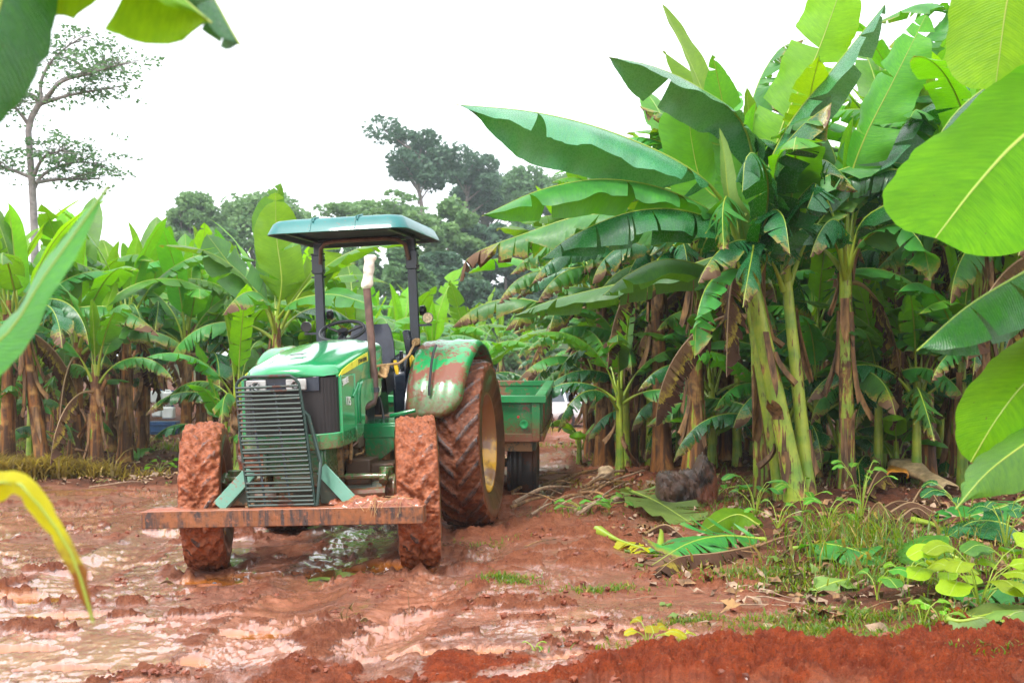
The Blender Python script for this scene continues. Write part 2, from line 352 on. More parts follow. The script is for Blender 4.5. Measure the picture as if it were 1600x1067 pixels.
w = bpy.data.worlds.new('World'); scene.world = w; w.use_nodes = True; nt = w.node_tree; nt.nodes.clear()
sky = nt.nodes.new('ShaderNodeTexSky'); sky.sky_type = 'NISHITA'; sky.sun_disc = False; sky.sun_elevation = R(58); sky.sun_rotation = R(215)
sky.air_density = 1.0; sky.dust_density = 4.0
bg = nt.nodes.new('ShaderNodeBackground'); out = nt.nodes.new('ShaderNodeOutputWorld'); mx = nt.nodes.new('ShaderNodeMix'); mx.data_type = 'RGBA'
mx.inputs[0].default_value = .86; mx.inputs[7].default_value = (9.4, 9.6, 10.0, 1)      # an even white cloud deck over the blue
nt.links.new(sky.outputs[0], mx.inputs[6]); nt.links.new(mx.outputs[2], bg.inputs[0]); bg.inputs[1].default_value = .13; nt.links.new(bg.outputs[0], out.inputs[0])
sun = bpy.data.lights.new('sun', 'SUN'); sun.energy = 2.0; sun.angle = R(12); sun.color = (1, .96, .9)
so = bpy.data.objects.new('sun', sun); COL.objects.link(so)
sd = Vector((math.sin(R(215))*math.cos(R(58)), math.cos(R(215))*math.cos(R(58)), math.sin(R(58))))   # towards the sun: behind left of the viewer
so.rotation_euler = sd.to_track_quat('Z', 'Y').to_euler()
cam = bpy.data.cameras.new('camera'); co = bpy.data.objects.new('camera', cam); COL.objects.link(co); scene.camera = co
cam.lens = F/1600*36; cam.sensor_width = 36; cam.clip_end = 2000; cam.clip_start = .05
co.location = (0, 0, CH); co.rotation_euler = (R(90)+math.atan((HY-533.5)/F), 0, 0)
cam.dof.use_dof = True; cam.dof.focus_distance = 9.6; cam.dof.aperture_fstop = 4.0
vs = scene.view_settings; vs.view_transform = 'Standard'; vs.look = 'None'; vs.gamma = 1; vs.exposure = 1.05; vs.use_curve_mapping = False
scene.render.engine = 'CYCLES'; cy = scene.cycles; cy.use_denoising = True; cy.max_bounces = 10; cy.diffuse_bounces = 6; cy.glossy_bounces = 3
cy.transmission_bounces = 6; cy.transparent_max_bounces = 8; cy.volume_bounces = 1; cy.use_adaptive_sampling = True; cy.adaptive_threshold = .01
cy.caustics_reflective = False; cy.caustics_refractive = False
try: cy.denoiser = 'OPENIMAGEDENOISE'; cy.denoising_input_passes = 'RGB_ALBEDO_NORMAL'
except Exception: pass
def make_haze():
    x0, x1, y0, y1, z0, z1 = -320, 320, -60, 420, -6, 60
    m = MB().box(((x0+x1)/2, (y0+y1)/2, (z0+z1)/2), (x1-x0, y1-y0, z1-z0)); t = NT('haze')
    v = t.n('VolumePrincipled', {'Color': (.82, .93, 1.), 'Density': .0007, 'Anisotropy': .2}); t.t.links.new(v.outputs[0], t.out.inputs['Volume'])
    tag(m.build('haze', t.mat, smooth=0), kind='stuff')
make_haze()
# ================================================================ tractor
rng = np.random.default_rng(7)
G_ = (.0, .30, .095)
M['green'] = m_paint('green_paint', (.002, .17, .05), .26, mudlo=.5, mudhi=1.02, coat=.6)
M['hood'] = m_paint('hood_paint', (.003, .25, .075), .2, mudlo=.85, mudhi=1.12, coat=.8, fade=.1)
M['fender'] = m_paint('worn_fender_paint', (.008, .27, .075), .3, wear=.15, rust=(.2, .06, .03), mudlo=.9, mudhi=1.55, coat=.4, scale=2.2)
M['teal'] = m_paint('canopy_plastic', (.003, .13, .125), .45, coat=.25, fade=.15)
M['rust'] = m_paint('rusty_steel', (.16, .055, .02), .36, wear=.1, rust=(.03, .018, .016), coat=.4)
M['guard'] = m_paint('guard_steel', (.006, .028, .020), .5, wear=.07, rust=(.07, .028, .018), coat=.0)
def m_beam():
    t = NT('mud_streaked_beam'); c = t.co(scale=(1, 1, .12)); n = t.noise(c, 22, 5, .65); n2 = t.noise(t.co(), 5, 4, .6); n3 = t.noise(t.co(), 40, 5, .6)
    col = t.mix(t.ramp(n, .38, .6), (.20, .068, .02), (.035, .024, .022)); col = t.mix(t.ramp(n2, .48, .62), col, (.25, .085, .025)); col = t.mix(t.ramp(n3, .55, .68, 0, .7), col, (.3, .1, .045))
    zz = t.n('SeparateXYZ', {'Vector': t.n('TexCoord').outputs['Object']}).outputs[2]; col = t.mix(t.ramp(t.math('ADD', zz, t.math('MULTIPLY', n3, .02)), .538, .55), col, (.3, .11, .055))
    return t.done(t.bsdf(col, t.ramp(n3, .3, .7, .25, .6), t.bump(n3, .6, .006), coat=.3))
M['beam'] = m_beam()
M['palegreen'] = m_paint('pale_green_steel', (.09, .24, .17), .35, wear=.05, rust=(.25, .13, .09), coat=.3)
M['black'] = m_plain('black_plastic', (.009, .010, .014), .38, var=.4, coat=.2)
M['navy'] = m_plain('dark_blue_steel', (.010, .017, .03), .32, var=.3, coat=.3)
M['underside'] = m_plain('canopy_underside', (.02, .04, .06), .6)
M['cast'] = m_paint('muddy_casting', (.05, .06, .04), .5, wear=.12, rust=(.28, .15, .07), coat=.1)
M['tan'] = m_paint('muddy_engine', (.10, .075, .045), .55, wear=.1, rust=(.34, .2, .09), coat=.0)
M['grille'] = m_plain('grille_plastic', (.010, .008, .008), .5, var=.5, scale=5)
M['glass'] = m_plain('lamp_lens', (.42, .42, .40), .08, var=.3, coat=1.)
M['chrome'] = m_plain('reflector', (.8, .8, .8), .12, 1., var=.1)
M['exhaust'] = m_plain('rusty_exhaust', (.12, .065, .05), .5, var=.35, scale=14)
M['wrap'] = m_plain('plastic_wrap', (.72, .66, .56), .35, var=.25, scale=20, bump=.8, coat=.3)
M['rope'] = m_plain('rope', (.45, .28, .12), .8, var=.3, scale=60, bump=.8)
M['yellow'] = m_plain('yellow_plastic', (.75, .5, .02), .35)
M['honey'] = m_plain('lamp_face', (.62, .5, .3), .3, var=.4, scale=60)
M['stripe'] = m_plain('yellow_decal', (.78, .74, .05), .3, var=.08)
M['white'] = m_plain('white_lettering', (.8, .82, .8), .4, var=.05)
M['rubber'] = m_plain('black_rubber', (.025, .022, .022), .35)
def m_tyre(name, fill, q=1.):
    t = NT(name); c = t.co(); n = t.noise(c, 7, 6, .62); n2 = t.noise(c, 34, 6, .65); l = t.attr('dry')
    mud = t.mix(t.ramp(n2, .3, .7), (.38*q, .112*q, .042*q), (.17*q, .045*q, .016*q)); mud = t.mix(t.ramp(n, .55, .7, 0, .6), mud, (.48*q, .18*q, .085*q))
    dk = t.mix(t.ramp(n2, .35, .65), (.035, .03, .032), (.13, .055, .035))
    w = t.ramp(t.math('ADD', l, t.math('MULTIPLY', t.math('SUBTRACT', n, .5), 2.2)), fill, fill+.3)
    col = t.mix(w, mud, dk)
    return t.done(t.bsdf(col, t.ramp(w, 0, 1, .5, .25), t.bump(t.math('ADD', t.math('MULTIPLY', n2, 1.3), t.math('MULTIPLY', t.noise(c, 90, 4), .35)), .9, .012), coat=t.ramp(w, 0, 1, .08, .4), coatr=.2, spec=.35))
M['tyre_front'] = m_tyre('mud_caked_tyre', .98); M['tyre_rear'] = m_tyre('mud_filled_tyre', .62, .55)
def m_side(name):
    t = NT(name); c = t.co(); n = t.noise(c, 6, 6, .6)
    col = t.mix(t.ramp(n, .3, .7), (.13, .05, .024), (.05, .022, .014))
    return t.done(t.bsdf(col, .3, t.bump(t.noise(c, 25, 5), .4, .006), coat=.5, coatr=.15))
M['tyre_side'] = m_side('muddy_sidewall')
def m_rim():
    t = NT('yellow_rim'); c = t.co(); n = t.noise(c, 4, 6, .6); z = t.n('SeparateXYZ', {'Vector': c}).outputs[2]
    w = t.ramp(t.math('ADD', n, t.math('MULTIPLY', z, .35)), .36, .5)
    col = t.mix(w, (.72, .38, .015), (.26, .11, .045))
    return t.done(t.bsdf(col, .3, t.bump(n, .3, .01), coat=.5))
M['rim'] = m_rim()

def tractor():
    root = empty('tractor', 'muddy green farm tractor with a teal canopy and slatted front guard on red mud', 'tractor', (0, 0, 0))
    root.matrix_world = Matrix.Translation((TX, TY, .0)) @ Matrix.Rotation(-TA, 4, 'Z') @ Matrix.Rotation(R(.244), 4, 'X') @ Matrix.Rotation(-R(2.276), 4, 'Y')
    B = lambda mb, n, m, p=root, bv=0, sm=40: mb.build(n, m, p, bv, sm)
    # ---------------- hood: top shell lofted from nose to rear
    W2 = .375
    secs = [(-.535, .27, 1.475, 1.485), (-.53, .30, 1.49, 1.52), (-.50, .335, 1.49, 1.548), (-.45, .356, 1.49, 1.568), (-.34, .370, 1.48, 1.59), (-.14, W2, 1.46, 1.625),
            (.1, W2, 1.42, 1.668), (.3, W2+.003, 1.42, 1.70), (.5, W2+.003, 1.42, 1.728), (.7, W2, 1.42, 1.75), (.9, W2, 1.42, 1.768), (1.0, .36, 1.42, 1.762), (1.03, .33, 1.42, 1.74)]
    V = []
    for y, w, zl, zt in secs:
        zs = zt-.06; pr = [(-w, zl), (-w, (zl+zs)/2), (-w, zs-.012), (-w+.012, zs+.012), (-w+.04, zs+.036), (-w+.09, zt-.014), (-w*.52, zt-.004), (-w*.46, zt+.006), (-.1, zt+.012), (0, zt+.014)]
        if zs-.012 < zl: pr = [(x, max(z, zl)) for x, z in pr]
        pr = pr+[(-x, z) for x, z in pr[-2::-1]]
        V.append([(x, y, z) for x, z in pr])
    # round the nose in plan
    V = np.array(V)
    for i in range(4):
        V[i, :, 1] += .12*(np.abs(V[i, :, 0])/.36)**3
    mb = MB(); mb.grid(V); k = V.shape[1]
    mb.f.append(tuple(range(k))); mb.m.append(0); mb.f.append(tuple((len(secs)-1)*k+j for j in reversed(range(k)))); mb.m.append(0)
    hood = B(mb, 'hood', M['hood'], bv=.0, sm=60)
    sub = hood.modifiers.new('subdivision', 'SUBSURF'); sub.levels = 1; sub.render_levels = 2
    # grille and surround wrap round the nose: a path in plan
    def path(off, y1, n=22):
        pts = [(-W2-off, y1)]; r = .17
        for a in np.linspace(180, 270, n//2): pts.append((-W2+r+(r+off)*math.cos(R(a)), -.36+(r+off)*math.sin(R(a))*.8))
        for a in np.linspace(270, 360, n//2): pts.append((W2-r+(r+off)*math.cos(R(a)), -.36+(r+off)*math.sin(R(a))*.8))
        pts.append((W2+off, y1)); return np.array(pts)
    def resample(P, n):
        d = np.r_[0, np.cumsum(np.linalg.norm(np.diff(P, axis=0), axis=1))]; s = np.linspace(0, d[-1], n); return np.stack([np.interp(s, d, P[:, 0]), np.interp(s, d, P[:, 1])], 1)
    def band(mb, P, z0, z1, th=.02, mi=0):
        n = len(P); N = np.gradient(P, axis=0); N = np.stack([N[:, 1], -N[:, 0]], 1); N /= np.linalg.norm(N, axis=1)[:, None]; I = P-N*th
        z0 = np.broadcast_to(z0, n); z1 = np.broadcast_to(z1, n)
        ring = [np.c_[P, z0], np.c_[P, z1], np.c_[I, z1], np.c_[I, z0]]
        mb.grid(np.array(ring), mi, cu=True); b = mb.n-4*n
        mb.f += [(b, b+n, b+2*n, b+3*n), (b+n-1, b+4*n-1, b+3*n-1, b+2*n-1)]; mb.m += [mi]*2; return mb
    Pg = resample(path(-.012, -.30), 220); s = np.linspace(0, 1, 220)
    Pr = Pg.copy(); N = np.gradient(Pr, axis=0); N = np.stack([N[:, 1], -N[:, 0]], 1); N /= np.linalg.norm(N, axis=1)[:, None]
    ribs = .006*np.abs(np.sin(s*math.pi*34))**.6*(np.abs(s-.5) > .26); Pr = Pr+N*ribs[:, None]
    mb = band(MB(), Pr, 1.045, 1.475, .02); B(mb, 'grille', M['grille'], sm=50)
    # green surround: lower lip and the two side panels with vent openings
    mb = MB(); Pl = resample(path(.012, .0), 120); zz = 1.0+.03*(1-np.sin(np.linspace(0, math.pi, 120))); band(mb, Pl, zz-.065, zz+.055, .03); e_ = np.clip((np.arange(24)-12)/11., 0, 1); [band(mb, Pl[-28:] if q else Pl[:28], .99, 1.482, .026) for q in (0, 1)]
    B(mb, 'lower_surround', M['hood'], bv=.008)
    for sx in (-1, 1):
        o = .378
        prof = [(-.335, 1.03), (-.29, .985), (.0, .975), (.20, 1.0), (.235, 1.05), (.245, 1.2), (.29, 1.235), (.42, 1.25), (.62, 1.27), (.80, 1.30), (.83, 1.36), (.83, 1.47), (-.32, 1.47), (-.355, 1.40), (-.365, 1.2)]
        m2 = MB().prism([(y, z) for y, z in prof], sx*(o-.02), sx*(o+.004), 0); sp = B(m2, 'side_panel', M['hood'], bv=.006)
        # raised engine cover bulge and black vents
        arc = [(y_-.13, z_+.03) for y_, z_ in [(.22, 1.07), (.225, 1.26), (.25, 1.33), (.30, 1.375), (.38, 1.395), (.6, 1.40), (.6, 1.25), (.40, 1.23), (.33, 1.2), (.31, 1.07)]]
        B(MB().prism(arc, sx*(o+.003), sx*(o+.03), 0), 'side_cover', M['hood'], sp, .01)
        B(MB().prism([(-.08, 1.34), (-.05, 1.44), (-.005, 1.462), (.03, 1.44), (.015, 1.38), (-.05, 1.33)], sx*(o+.003), sx*(o+.008), 0).prism([(-.04, 1.29), (.0, 1.31), (.03, 1.16), (.0, 1.14)], sx*(o+.003), sx*(o+.008), 0), 'vent', M['black'], sp)
        B(MB().tube([(sx*(o+.012), -.07, 1.31), (sx*(o+.016), -.01, 1.35), (sx*(o+.02), .07, 1.41)], .011, 8), 'vent_bar', M['hood'], sp)
        # yellow decal
        up = [(-.385, 1.485), (-.30, 1.523), (-.14, 1.560), (.1, 1.603), (.3, 1.636), (.44, 1.655)]; lo = [(.44, 1.585), (.3, 1.572), (.1, 1.545), (-.14, 1.510), (-.30, 1.487), (-.375, 1.472)]
        B(MB().prism(up+lo, sx*(W2+.002), sx*(W2+.0065), 0), 'stripe', M['stripe'], sp)
        def text(body, size, y, z, m, nm, rot=0, ex=.0015):
            cu = bpy.data.curves.new(nm, 'FONT'); cu.body = body; cu.size = size; cu.extrude = ex; cu.offset = .0012
            tmp = bpy.data.objects.new('t', cu); COL.objects.link(tmp); dg = bpy.context.evaluated_depsgraph_get()
            me = bpy.data.meshes.new_from_object(tmp.evaluated_get(dg)); bpy.data.objects.remove(tmp)
            me.materials.clear(); me.materials.append(m); t_ = bpy.data.objects.new(nm, me); COL.objects.link(t_); t_.parent = sp
            t_.matrix_local = Matrix.Translation((sx*(W2+(.0085 if body[0] == 'J' else .0165)), y, z)) @ Matrix.Rotation(R(90)*sx, 4, 'Z') @ Matrix.Rotation(R(90), 4, 'X') @ Matrix.Rotation(R(rot)*1, 4, 'Z'); return t_
        if sx == 1:
            text('5085E', .064, -.335, 1.405, M['white'], 'model_lettering', 9); text('175', .09, -.27, 1.26, M['white'], 'fleet_number', -4)
            text('JOHN DEERE', .044, .15, 1.568, M['black'], 'maker_lettering', 5, .0006)
        else:
            text('5085E', .064, -.11, 1.42, M['white'], 'model_lettering', -9); text('175', .09, -.12, 1.26, M['white'], 'fleet_number', 4)
            text('JOHN DEERE', .044, .49, 1.60, M['black'], 'maker_lettering', -5, .0006)
    # small leaping animal badge on the hood top, simplified
    bd = [(-.05, -.01), (-.02, .02), (.02, .022), (.05, .045), (.065, .04), (.05, .025), (.045, .0), (.06, -.03), (.03, -.01), (-.01, -.01), (-.05, -.04), (-.03, -.012)]
    b_ = B(MB().prism(bd, 0, .004, 2), 'badge', M['black'], hood); b_.location = (-.03, -.12, 1.655); b_.rotation_euler = (R(9), 0, 0)
    # headlight band
    mb = MB(); Pb = resample(path(.004, -.34), 90)[20:-20]; band(mb, Pb, 1.375, 1.485, .03); hb = B(mb, 'headlight_band', M['navy'], bv=.004)
    for x in (-.225, .085):
        h = MB().box((x, -.505, 1.43), (.155, .03, .085)); hl = B(h, 'headlight', M['glass'], bv=.008)
        B(MB().lathe([(-.524, .004), (-.526, .02), (-.528, .034), (-.521, .036)], 20, axis='y', c=(x, 0, 1.43)), 'reflector', M['chrome'], hl)
    B(MB().box((.06, -.49, 1.155), (.055, .012, .028)), 'grille_badge', M['black'], bv=.003)
    # ---------------- front: support casting, axle, steering
    mb = MB(); mb.box((0, -.05, .80), (.36, .62, .30)); mb.box((0, -.34, .86), (.5, .06, .2)); mb.box((0, -.1, .96), (.6, .4, .04))
    for x in (-.22, .22): mb.box((x, -.2, .82), (.03, .4, .26))
    B(mb, 'front_support', M['green'], bv=.012)
    mb = MB(); mb.box((0, 0, .55), (1.2, .14, .13)); mb.box((0, 0, .60), (.5, .2, .2)); mb.cyl((-.74, 0, .57), (-.5, 0, .57), .1, .075, 16); mb.cyl((.5, 0, .57), (.74, 0, .57), .075, .1, 16)
    B(mb, 'front_axle', M['cast'], bv=.015)
    for sx in (-1, 1):
        k = MB().cyl((sx*.62, .0, .40), (sx*.62, 0, .76), .07, .06, 14); k.lathe([(sx*.60, .06), (sx*.60, .12), (sx*.7, .14), (sx*.76, .1)], 20, axis='x', c=(0, 0, .57)); B(k, 'steering_knuckle', M['green'], bv=.006)
        k = MB().cyl((sx*.66, -.17, .70), (sx*.34, -.17, .705), .024, n=12); k.cyl((sx*.34, -.17, .705), (sx*.22, -.17, .705), .013, n=10); k.cyl((sx*.64, -.2, .66), (sx*.64, -.12, .73), .035, n=10)
        B(k, 'steering_cylinder', M['green'])
        k = MB().tube([(sx*.66, -.20, .585), (sx*.5, -.20, .58), (sx*.2, -.20, .58)], [.045, .035, .035], 8); B(k, 'tie_rod', M['green'])
    # ---------------- bumper beam, braces and slatted guard
    mb = MB().box((0, -.68, .4765), (2.13, .12, .127)); B(mb, 'bumper_beam', M['beam'], bv=.006)
    for x in (-.2, .2): B(MB().box((x, -.40, .5), (.09, .42, .09)), 'bumper_mount', M['rust'], bv=.006)
    for sx in (-1, 1):
        P = np.array([[sx*.27-.02, -.50, .80], [sx*.52, -.60, .548]])
        d = P[1]-P[0]; Ld = np.linalg.norm(d); d = d/Ld; w_ = np.array([-d[2], 0, d[0]])*sx; w_ /= np.linalg.norm(w_)
        n_2 = np.cross(d, w_); mbx = MB().box((P[0]+P[1])/2+w_*.0, (Ld, .10, .014), np.stack([d, w_, n_2], 1)).box((P[0]+P[1])/2-w_*.046-n_2*.04*np.sign(n_2[1])*-1, (Ld*.96, .012, .08), np.stack([d, w_, n_2], 1)); B(mbx, 'bumper_brace', M['palegreen'], bv=.002)
        B(MB().prism([(sx*.26-.02, .545), (sx*.26-.02, .79), (sx*.50, .545)], -.50, -.488, 1), 'brace_plate', M['cast'], bv=.002)
    TL, TR, BL, BR = np.array([-.345, -.60, 1.44]), np.array([.135, -.60, 1.44]), np.array([-.255, -.66, .545]), np.array([.245, -.66, .545])
    ap1, ap2 = np.array([-.285, -.6, 1.50]), np.array([.07, -.6, 1.50])
    g = empty('guard', None, None); g.parent = root
    Rr = np.array([.175, -.615, 1.2]); 
    fr = B(MB().tube([BL, (TL+BL)/2+[-.012, 0, 0], TL, TL+[.02, 0, .035], ap1, ap2, TR+[-.02, 0, .03], TR, Rr, BR], .0125, 8), 'guard_frame', M['guard'], g)
    nb = 28; bars = MB()
    for i in range(nb):
        t = (i+.4)/nb; a = BL+(TL-BL)*t; b = BR+((TR if t > .75 else TR)-BR)*t; a = a-[0, .012, 0]; b = b-[0, .012, 0]
        j = rng.normal(0, .004, 2); x0 = 0
        if i == 6: a = a+(b-a)*.55
        B(MB().tube([a+[0, 0, j[0]], (a+b)/2+[0, -.004, j.mean()], b+[0, 0, j[1]]], .0105, 6), 'guard_bar', M['guard'], g)
    for u in (.24, .62): B(MB().tube([BL+(BR-BL)*u*1.02, TL+(TR-TL)*(u-.02)], .009, 6), 'guard_upright', M['navy'], g)
    B(MB().tube([(.165, -.61, 1.235), (.20, -.60, 1.2), (.28, -.60, .86), (.285, -.62, .84), (.262, -.66, .55)], [.016, .016, .014, .014, .012], 8), 'guard_strut', M['guard'], g)
    # mud heaped on the beam, with straw
    def mudheap(name, cx, cy, cz, lx, ly, h, seed, par=root, nx=60, ny=16):
        u = np.linspace(-1, 1, nx); v = np.linspace(-1, 1, ny); U, Vv = np.meshgrid(u, v, indexing='ij')
        e = np.clip(1-U**4, 0, 1)*np.clip(1-Vv**4, 0, 1); X = cx+U*lx; Y = cy+Vv*ly
        Z = cz+h*e**.5*(.55+.9*fbm(X*9, Y*9+seed, 4, seed)+.5*np.maximum(0, fbm(X*25, Y*25, 3, seed+3)))
        Z = np.maximum(Z, cz-.004)
        m = MB().grid(np.stack([X+.006*fbm(X*60, Y*60, 2, 5), Y, Z], -1)); return m.build(name, M['mudlump'], par, smooth=80)
    mh = mudheap('mud_clump', .72, -.66, .54, .33, .075, .075, 5); mudheap('mud_clump', -.86, -.66, .54, .18, .06, .02, 9); mudheap('mud_clump', .0, -.655, .54, .25, .045, .01, 19)
    mudheap('mud_clump', .44, -.52, .545, .12, .07, .075, 11)
    st = MB()
    for i in range(46):
        a = np.array([rng.uniform(.55, .95), rng.uniform(-.73, -.66), .575+rng.uniform(0, .04)]); d = rng.normal(0, .06, 3); d[2] = -abs(d[2])-.01*rng.random()
        if i < 14: d = np.array([rng.normal(0, .03), -.015, -rng.uniform(.05, .17)]); a[1] = -.742
        st.tube([a-d*.5*[1, 0, 0], a+d*.4, a+d], .0018, 3)
    B(st, 'straw', M['straw'])
    # ---------------- engine, transmission
    mb = MB(); mb.box((0, .25, .92), (.44, .78, .42)); mb.box((0, .25, .68), (.36, .7, .16))
    for i in range(5): mb.cyl((.22, .0+i*.14, .86), (.27, .0+i*.14, .86), .05, .045, 12)
    mb.box((.25, .1, 1.0), (.1, .16, .2)); mb.box((.25, .45, .95), (.12, .24, .14)); mb.cyl((.26, .3, 1.1), (.26, .6, 1.1), .06, n=14); mb.box((.2, .0, .82), (.14, .05, .3))
    eng = B(mb, 'engine', M['tan'], bv=.012)
    for i in range(7):
        y = rng.uniform(-.05, .6); z = rng.uniform(.75, 1.1)
        B(MB().tube([(.26, y, z), (.30, y+.08, z+rng.uniform(-.1, .1)), (.29, y+.2, z+rng.uniform(-.15, .15)), (.24, y+.33, z)], .009, 8), 'hose', M[('black', 'rust', 'rope')[i % 3]], eng)
    B(MB().tube([(.31, .0, 1.12), (.325, .06, 1.0), (.31, .08, .82), (.27, .2, .78)], .014, 8), 'hose', M['rope'], eng)
    mb = MB(); mb.box((0, 1.0, .76), (.42, .9, .46)); mb.box((0, 1.8, .80), (.5, .8, .56)); mb.cyl((-.6, 2.05, .78), (.6, 2.05, .78), .13, n=20); mb.box((.0, .62, .62), (.5, .5, .2))
    B(mb, 'transmission', M['cast'], bv=.02)
    mb = MB(); mb.box((.33, .38, .70), (.2, .36, .2)); mb.box((.48, .42, .63), (.26, .34, .26)); B(mb, 'fuel_tank_guard', M['fendermud'], bv=.012)
    # ---------------- steps, platform
    mb = MB(); mb.box((.52, .95, 1.045), (.42, .95, .05)); mb.box((-.52, .95, 1.045), (.42, .95, .05)); mb.box((0, 1.1, 1.04), (.7, .7, .05)); mb.box((.52, .475, 1.0), (.42, .02, .1)); mb.box((-.52, .475, 1.0), (.42, .02, .1))
    mb.add([[.32, .47, .97], [.72, .47, .97], [.40, .47, .74], [.32, .47, .74], [.32, .5, .97], [.72, .5, .97], [.40, .5, .74], [.32, .5, .74]], [(0, 1, 2, 3), (7, 6, 5, 4), (0, 4, 5, 1), (1, 5, 6, 2), (2, 6, 7, 3), (3, 7, 4, 0)])
    mb.cyl((.50, .62, 1.12), (.72, .62, 1.16), .018, n=10)
    B(mb, 'platform', M['green'], bv=.006)
    mb = MB(); 
    for z in (.45, .72): mb.box((.66, .98, z), (.2, .3, .025))
    for y in (.82, 1.14): mb.box((.6, y, .72), (.03, .03, .6))
    B(mb, 'step', M['cast'], bv=.004)
    # ---------------- cowl, steering wheel, seat, consoles
    mb = MB(); mb.prism([(1.02, 1.07), (1.02, 1.72), (1.1, 1.76), (1.25, 1.70), (1.32, 1.5), (1.22, 1.07)], -.2, .2, 0); B(mb, 'dash_cowl', M['black'], bv=.02)
    c0 = np.array([-.09, 1.33, 1.86]); ax = np.array([0, -.45, .89]); ax /= np.linalg.norm(ax); e1 = np.array([1., 0, 0]); e2 = np.cross(ax, e1)
    ring = np.array([c0+.2*(math.cos(a)*e1+math.sin(a)*e2) for a in np.linspace(0, 2*math.pi, 41)])
    mb = MB().tube(ring, .0155, 10, cap=False)
    for a in (30, 150, 270): p = c0+.19*(math.cos(R(a))*e1+math.sin(R(a))*e2); mb.tube([c0-ax*.03, c0-ax*.02+(p-c0)*.3, p], [.016, .012, .01], 8)
    mb.cyl(c0-ax*.04, c0+ax*.01, .045, n=16); mb.cyl(c0-ax*.04, (-.05, 1.16, 1.6), .03, n=12); B(mb, 'steering_wheel', M['black'])
    # seat: cushion and a shell backrest with wings
    mb = MB(); Vs = []
    for z, y, w, d in ((1.36, 1.98, .20, .06), (1.45, 2.0, .235, .075), (1.6, 2.03, .24, .075), (1.75, 2.06, .225, .07), (1.88, 2.09, .19, .055), (1.93, 2.10, .16, .04)):
        Vs.append([(w*math.cos(a)-.01, y+d*math.sin(a)-.07*abs(math.cos(a))**3, z+.0) for a in np.linspace(0, 2*math.pi, 28, endpoint=False)])
    mb.grid(np.array(Vs), cv=True); mb.f += [tuple(5*28+j for j in range(28))]; mb.m += [0]; s_ = B(mb, 'seat_back', M['seat'], sm=70)
    mb = MB().box((-.01, 1.78, 1.37), (.48, .46, .12)); B(mb, 'seat_cushion', M['seat'], bv=.04)
    mb = MB().box((-.01, 1.85, 1.2), (.3, .3, .26)); B(mb, 'seat_base', M['black'], bv=.02)
    for x in (-.29, .27): B(MB().tube([(x, 2.05, 1.55), (x, 1.9, 1.56), (x, 1.74, 1.57)], [.03, .034, .03], 10), 'armrest', M['black'])
    mb = MB(); mb.prism([(1.5, 1.07), (1.48, 1.45), (1.6, 1.60), (1.8, 1.63), (2.0, 1.62), (2.0, 1.07)], .32, .44, 0); mb.box((.36, 1.98, 1.72), (.07, .1, .28), Matrix.Rotation(R(-8), 3, 'Y')); B(mb, 'side_console', M['navy'], bv=.02)
    mb = MB(); mb.prism([(1.12, 1.3), (1.08, 1.45), (1.2, 1.52), (1.34, 1.48), (1.34, 1.34)], .18, .36, 0); B(mb, 'instrument_box', M['black'], bv=.02)
    for (a, b) in (((.31, 1.05, 1.50), (.37, 1.03, 1.51)), ((.40, 1.5, 1.50), (.41, 1.46, 1.66)), ((.36, 1.5, 1.45), (.34, 1.5, 1.58))):
        k = MB().tube([a, (np.array(a)+b)/2, b], [.018, .021, .015], 10); B(k, 'lever_knob', M['yellow' if b[2] < 1.6 else 'navy'])
    B(MB().tube([(.32, 1.1, 1.07), (.30, 1.12, 1.2), (.26, 1.06, 1.38)], .012, 8), 'pedal_arm', M['black'])
    # ---------------- exhaust stack with a bagged outlet
    mb = MB().tube([(.395, .53, 1.50), (.39, .54, 1.7), (.375, .545, 2.0), (.362, .55, 2.22)], .032, 16); 
    mb.tube([(.27, .42, 1.22), (.34, .44, 1.215), (.385, .5, 1.24), (.397, .53, 1.31), (.396, .53, 1.52)], [.034, .036, .038, .038, .039], 16); ex = B(mb, 'exhaust_pipe', M['exhaust'])
    B(MB().cyl((.397, .53, 1.325), (.397, .53, 1.365), .046, n=18), 'clamp', M['navy'], ex)
    th = np.linspace(0, 2*math.pi, 24, endpoint=False); Vb = []
    for i, z in enumerate(np.linspace(2.18, 2.46, 26)):
        u = i/25; r = .045+.003*math.sin(u*14); r *= min(1, .75+u*5)*(1 if u < .93 else math.sqrt(max(.05, 1-((u-.93)/.08)**2)))
        rr = r*(1+.16*fbm(th*1.2+3, np.full_like(th, u*7), 3, 3)); lob = 1+.14*np.cos(2*th)*(u > .8)
        Vb.append(np.stack([(.362+.045*u)+rr*lob*np.cos(th), .55+rr*np.sin(th), np.full_like(th, z)], 1))
    mb = MB().grid(np.array(Vb), cv=True); mb.f.append(tuple(25*24+j for j in range(24))); mb.m.append(0); B(mb, 'outlet_cover', M['wrap'], ex, sm=80)
    # ---------------- roll bar, canopy
    for sx, x in ((-1, -.50), (1, .42)):
        p = MB(); p.box((x, 2.0, 1.84), (.085, .06, 1.78), Matrix.Rotation(R(-.3*sx), 3, 'Y')); p.box((x, 1.995, 2.52), (.11, .08, .18)); po = B(p, 'roll_bar_post', M['navy'], bv=.008)
        for z in (2.40, 2.46, 2.56, 2.62): B(MB().cyl((x-.07, 1.99, z), (x+.07, 1.99, z), .009, n=6), 'bolt', M['navy'], po)
    xa, xb = -.46, .40
    B(MB().tube([(xa, 1.94, 2.52), (xa+.02, 1.90, 2.66), (xa+.08, 1.85, 2.705), (xa+.2, 1.8, 2.715), (0, 1.8, 2.715), (xb-.2, 1.8, 2.715), (xb-.08, 1.85, 2.705), (xb-.02, 1.9, 2.66), (xb, 1.94, 2.52)], .02, 10), 'canopy_hoop', M['exhaust'])
